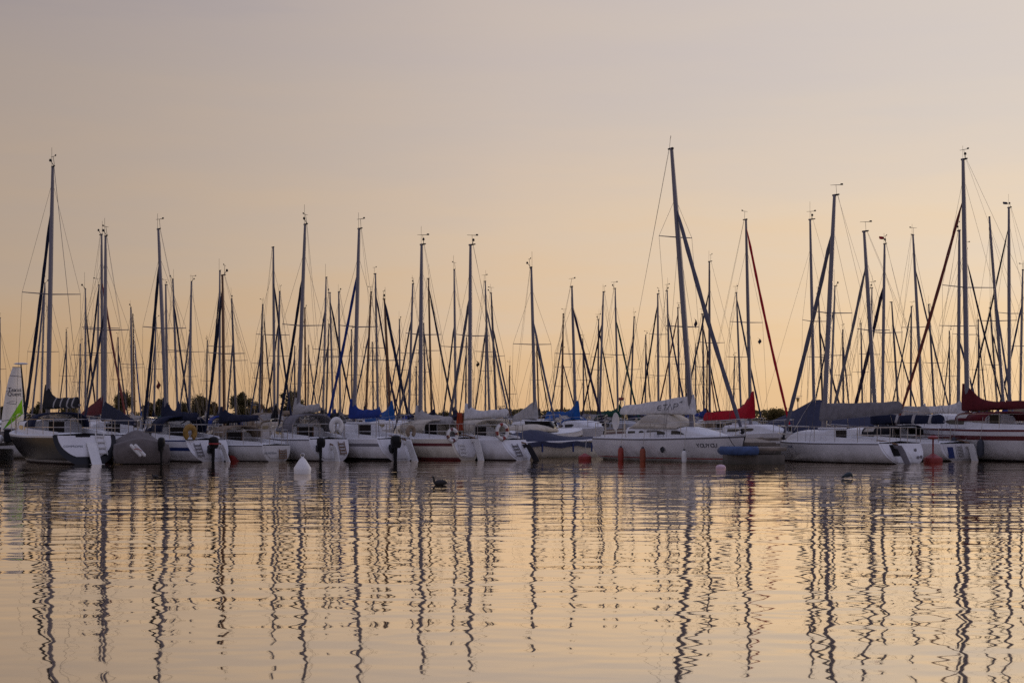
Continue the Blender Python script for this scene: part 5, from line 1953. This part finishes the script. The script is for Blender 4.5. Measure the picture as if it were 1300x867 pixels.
# ------------------------------------------------------------------ lifebuoys
def lifebuoy(boat, px, z, label, m1, m2, Rr=.27, r=.07, horseshoe=False, back=.05):
    """hung on the stern rail of a boat at a photo column"""
    best = None
    zt = boat.zs(0)
    b0 = boat.half(0) * .95
    for i in range(-20, 21):
        x = b0 * i / 20
        p = boat.world((x, boat.ypos(0, zt) - back, z))
        e = abs(px_of(p.x, p.y) - px)
        if best is None or e < best[0]: best = (e, p)
    p = best[1]
    root = thing('lifebuoy', label, 'lifebuoy', p, -boat.a + R(0))
    mb = MB()
    if horseshoe:
        mb.torus((0, 0, 0), Rr * .8, r * 1.15, 'y', 18, 8, None, R(-55), R(235), 1.15)
        mb.build('horseshoe', m1, root)
    else:
        mb.torus((0, 0, 0), Rr, r, 'y', 24, 8, lambda k: 1 if (k * 4) % 1 < .28 else 0)
        mb.build('ring', [m1, m2], root)
        rb_ = MB(); rb_.torus((0, -.01, 0), Rr + r * .95, .012, 'y', 24, 4); rb_.build('grab_line', M_rope, root)
    return root


lifebuoy(BOATS['stripe'], 241, 1.02, 'mustard yellow horseshoe lifebuoy bag on the navy-striped yacht', M_yellow, M_yellow, .22, .085, True)
lifebuoy(BOATS['grey'], 427.5, 1.25, 'white horseshoe lifebuoy on the rail of the grey sprayhood yacht', M_pvc, M_pvc, .25, .08, True)
lifebuoy(BOATS['blue'], 531, 1.05, 'yellowed lifebuoy bag at the stern corner of the royal blue cover yacht', C['tan'], C['tan'], .18, .06, True)
lifebuoy(BOATS['maroon'], 563, .92, 'white lifebuoy with dark bands hung over the maroon stripe', M_pvc, M_maroon, .21, .065)
lifebuoy(BOATS['cream'], 630, 1.05, 'white and red ring lifebuoy on the cream sprayhood yacht', M_pvc, M_buoyred, .26, .065)


# ------------------------------------------------------------------ lamps, flags
def lamp(px, ytop, Y, label):
    p = P(px, ytop, Y)
    r = thing('street_lamp', label, 'lamp', (p.x, Y, .5), 0, 'lamps along the far bank')
    h = p.z - .5
    mb = MB(); mb.tube([(0, 0, -.2), (0, 0, .6), (0, 0, h - .62)], [.07, .05, .04], 8); mb.build('post', M_aludark, r)
    mb = MB(); mb.lathe([(0, 0), (.09, .0), (.17, .34), (.17, .40), (0, .40)], 10, (0, 0, h - .62)); mb.build('lantern', mat('lantern_amber', (.40, .24, .06), .3), r)
    mb = MB(); mb.lathe([(0, .10), (.28, .03), (.30, .0), (0, .0)], 12, (0, 0, h - .20)); mb.tube([(-.5, 0, h), (.5, 0, h)], .02, 5); mb.build('cap', M_aludark, r)


lamp(1012.8, 503, 187.2, 'amber post lamp above the ridge of the navy boat tent')
lamp(635, 515.5, 187.2, 'amber post lamp between the two white sail covers')
lamp(323, 512, 187.2, 'amber post lamp right of the round-topped tree')


def flag(px, py, Y, w_, h_, m, label, tilt=0.0):
    p = P(px, py, Y)
    mb = MB()
    limp = 1.0 if h_ > w_ else 0.0
    rows = [[((w_ * j / 6 - w_ / 2) * (1 - limp * .55 * abs(i / 6 - .45)) + limp * .10 * math.sin(i * .9) + limp * .12 * i / 6, .05 * math.sin(j * 1.1 + i * .7), h_ / 2 - h_ * (i / 6) * (1 - .35 * (1 - limp) * j / 6) - (.05 + .22 * limp * h_) * (j / 6) ** 1.4) for j in range(7)] for i in range(7)]
    mb.grid(rows)
    o = mb.build('pennant', m)
    o.location = p
    o.rotation_euler = (0, tilt, .2)
    o.modifiers.new('thick', 'SOLIDIFY').thickness = .006
    tag(o, label, 'flag')


flag(1119.5, 302, 79, .24, .15, C['red'], 'small red flag at a masthead right of the open-transom yacht mast')
flag(1276.5, 258, 101, .30, .16, C['slate'], 'dark blue pennant on the tall masthead near the right edge')
flag(199.5, 487, 99, .16, .52, C['rust'], 'rust-brown flag hanging limp left of the navy-striped yacht mast')
flag(605, 461, 99, .11, .34, C['black'], 'dark pennant under a spreader above the white sail cover')
flag(963, 432, 100, .15, .30, C['slate'], 'dark pennant under the spreader of the red-cover yacht')
flag(882, 409, 120, .17, .60, C['purple'], 'dark burgee hanging right of the YOUYOU mast')


# ------------------------------------------------------------------ birds
def bird(px, wy, path, rad, label, m, Y=None, bill=None, face=1, size=.82):
    Y = Y or CH * F / (wy - HY)
    r = thing('water_bird', label, 'bird', ((px - CX) / F * Y, Y, 0), 0)
    mb = MB()
    pts = [Vector((x * face, 0, z)) * size for x, z in path]
    mb.tube(pts, [q * size for q in rad], 12)
    o = mb.build('body', m, r, ang=80)
    md = o.modifiers.new('soft', 'SUBSURF'); md.levels = 1; md.render_levels = 1
    if bill:
        bb = MB(); bb.tube([Vector((x * face, 0, z)) * size for x, z in bill], [.016, .012, .004], 6); bb.build('bill', M_teak, r)


M_bird = mat('plumage_dark', (0.02, 0.018, 0.016), .7, var=.3, scale=14)
M_bird2 = mat('plumage_teal', (0.018, 0.032, 0.04), .5, var=.3, scale=14)
bird(557.5, 615.5, [(.23, .05), (.20, .075), (.10, .075), (-.02, .06), (-.11, .055), (-.145, .08), (-.14, .15), (-.15, .21), (-.18, .235), (-.205, .225)], [.012, .055, .085, .09, .07, .042, .030, .034, .036, .018],
     'dark long-necked waterbird swimming left in front of the maroon-stripe yacht', M_bird, bill=[(-.20, .225), (-.23, .215), (-.265, .20)])
bird(1077, 607.5, [(-.22, .03), (-.17, .06), (-.08, .10), (.02, .13), (.08, .14), (.11, .10), (.125, .04)], [.015, .05, .08, .085, .075, .055, .02],
     'dark teal-headed duck floating in front of the open-transom yacht', M_bird2, bill=[(.115, .06), (.13, .035), (.135, .02)])
bird(197, 607, [(.12, .03), (.08, .05), (.0, .055), (-.07, .05), (-.09, .09), (-.085, .13), (-.11, .14)], [.01, .045, .06, .045, .028, .034, .018],
     'small dark coot floating in front of the grey tarpaulin boat', M_bird, bill=[(-.11, .14), (-.13, .135), (-.15, .13)])


# ------------------------------------------------------------------ mooring lines from the sterns
def line(a, c_, label, sag=.25, r=.012, name='mooring_rope'):
    mb = MB()
    pts = []
    for i in range(9):
        k = i / 8
        p = Vector(a).lerp(Vector(c_), k)
        p.z -= sag * math.sin(math.pi * k)
        pts.append(p)
    mb.tube(pts, r, 5)
    tag(mb.build(name, M_rubber), label, 'rope')


b = BOATS['etap']
t = b.side_at_px(925, 1)
a = b.world((b.half(t), b.ypos(t, b.zs(t)), b.zs(t)))
line(a, (7.5, 57.1, .55), 'dark mooring rope from the YOUYOU bow to the concrete pontoon', .05)
b = BOATS['blue']
a = b.world((-b.half(.3), b.ypos(.3, b.zs(.3)), b.zs(.3)))
Yb = CH * F / (583.2 - HY)
line(a, ((458 - CX) / F * Yb, Yb, .35), 'dark mooring rope from the royal blue cover yacht to its red buoy', .35)
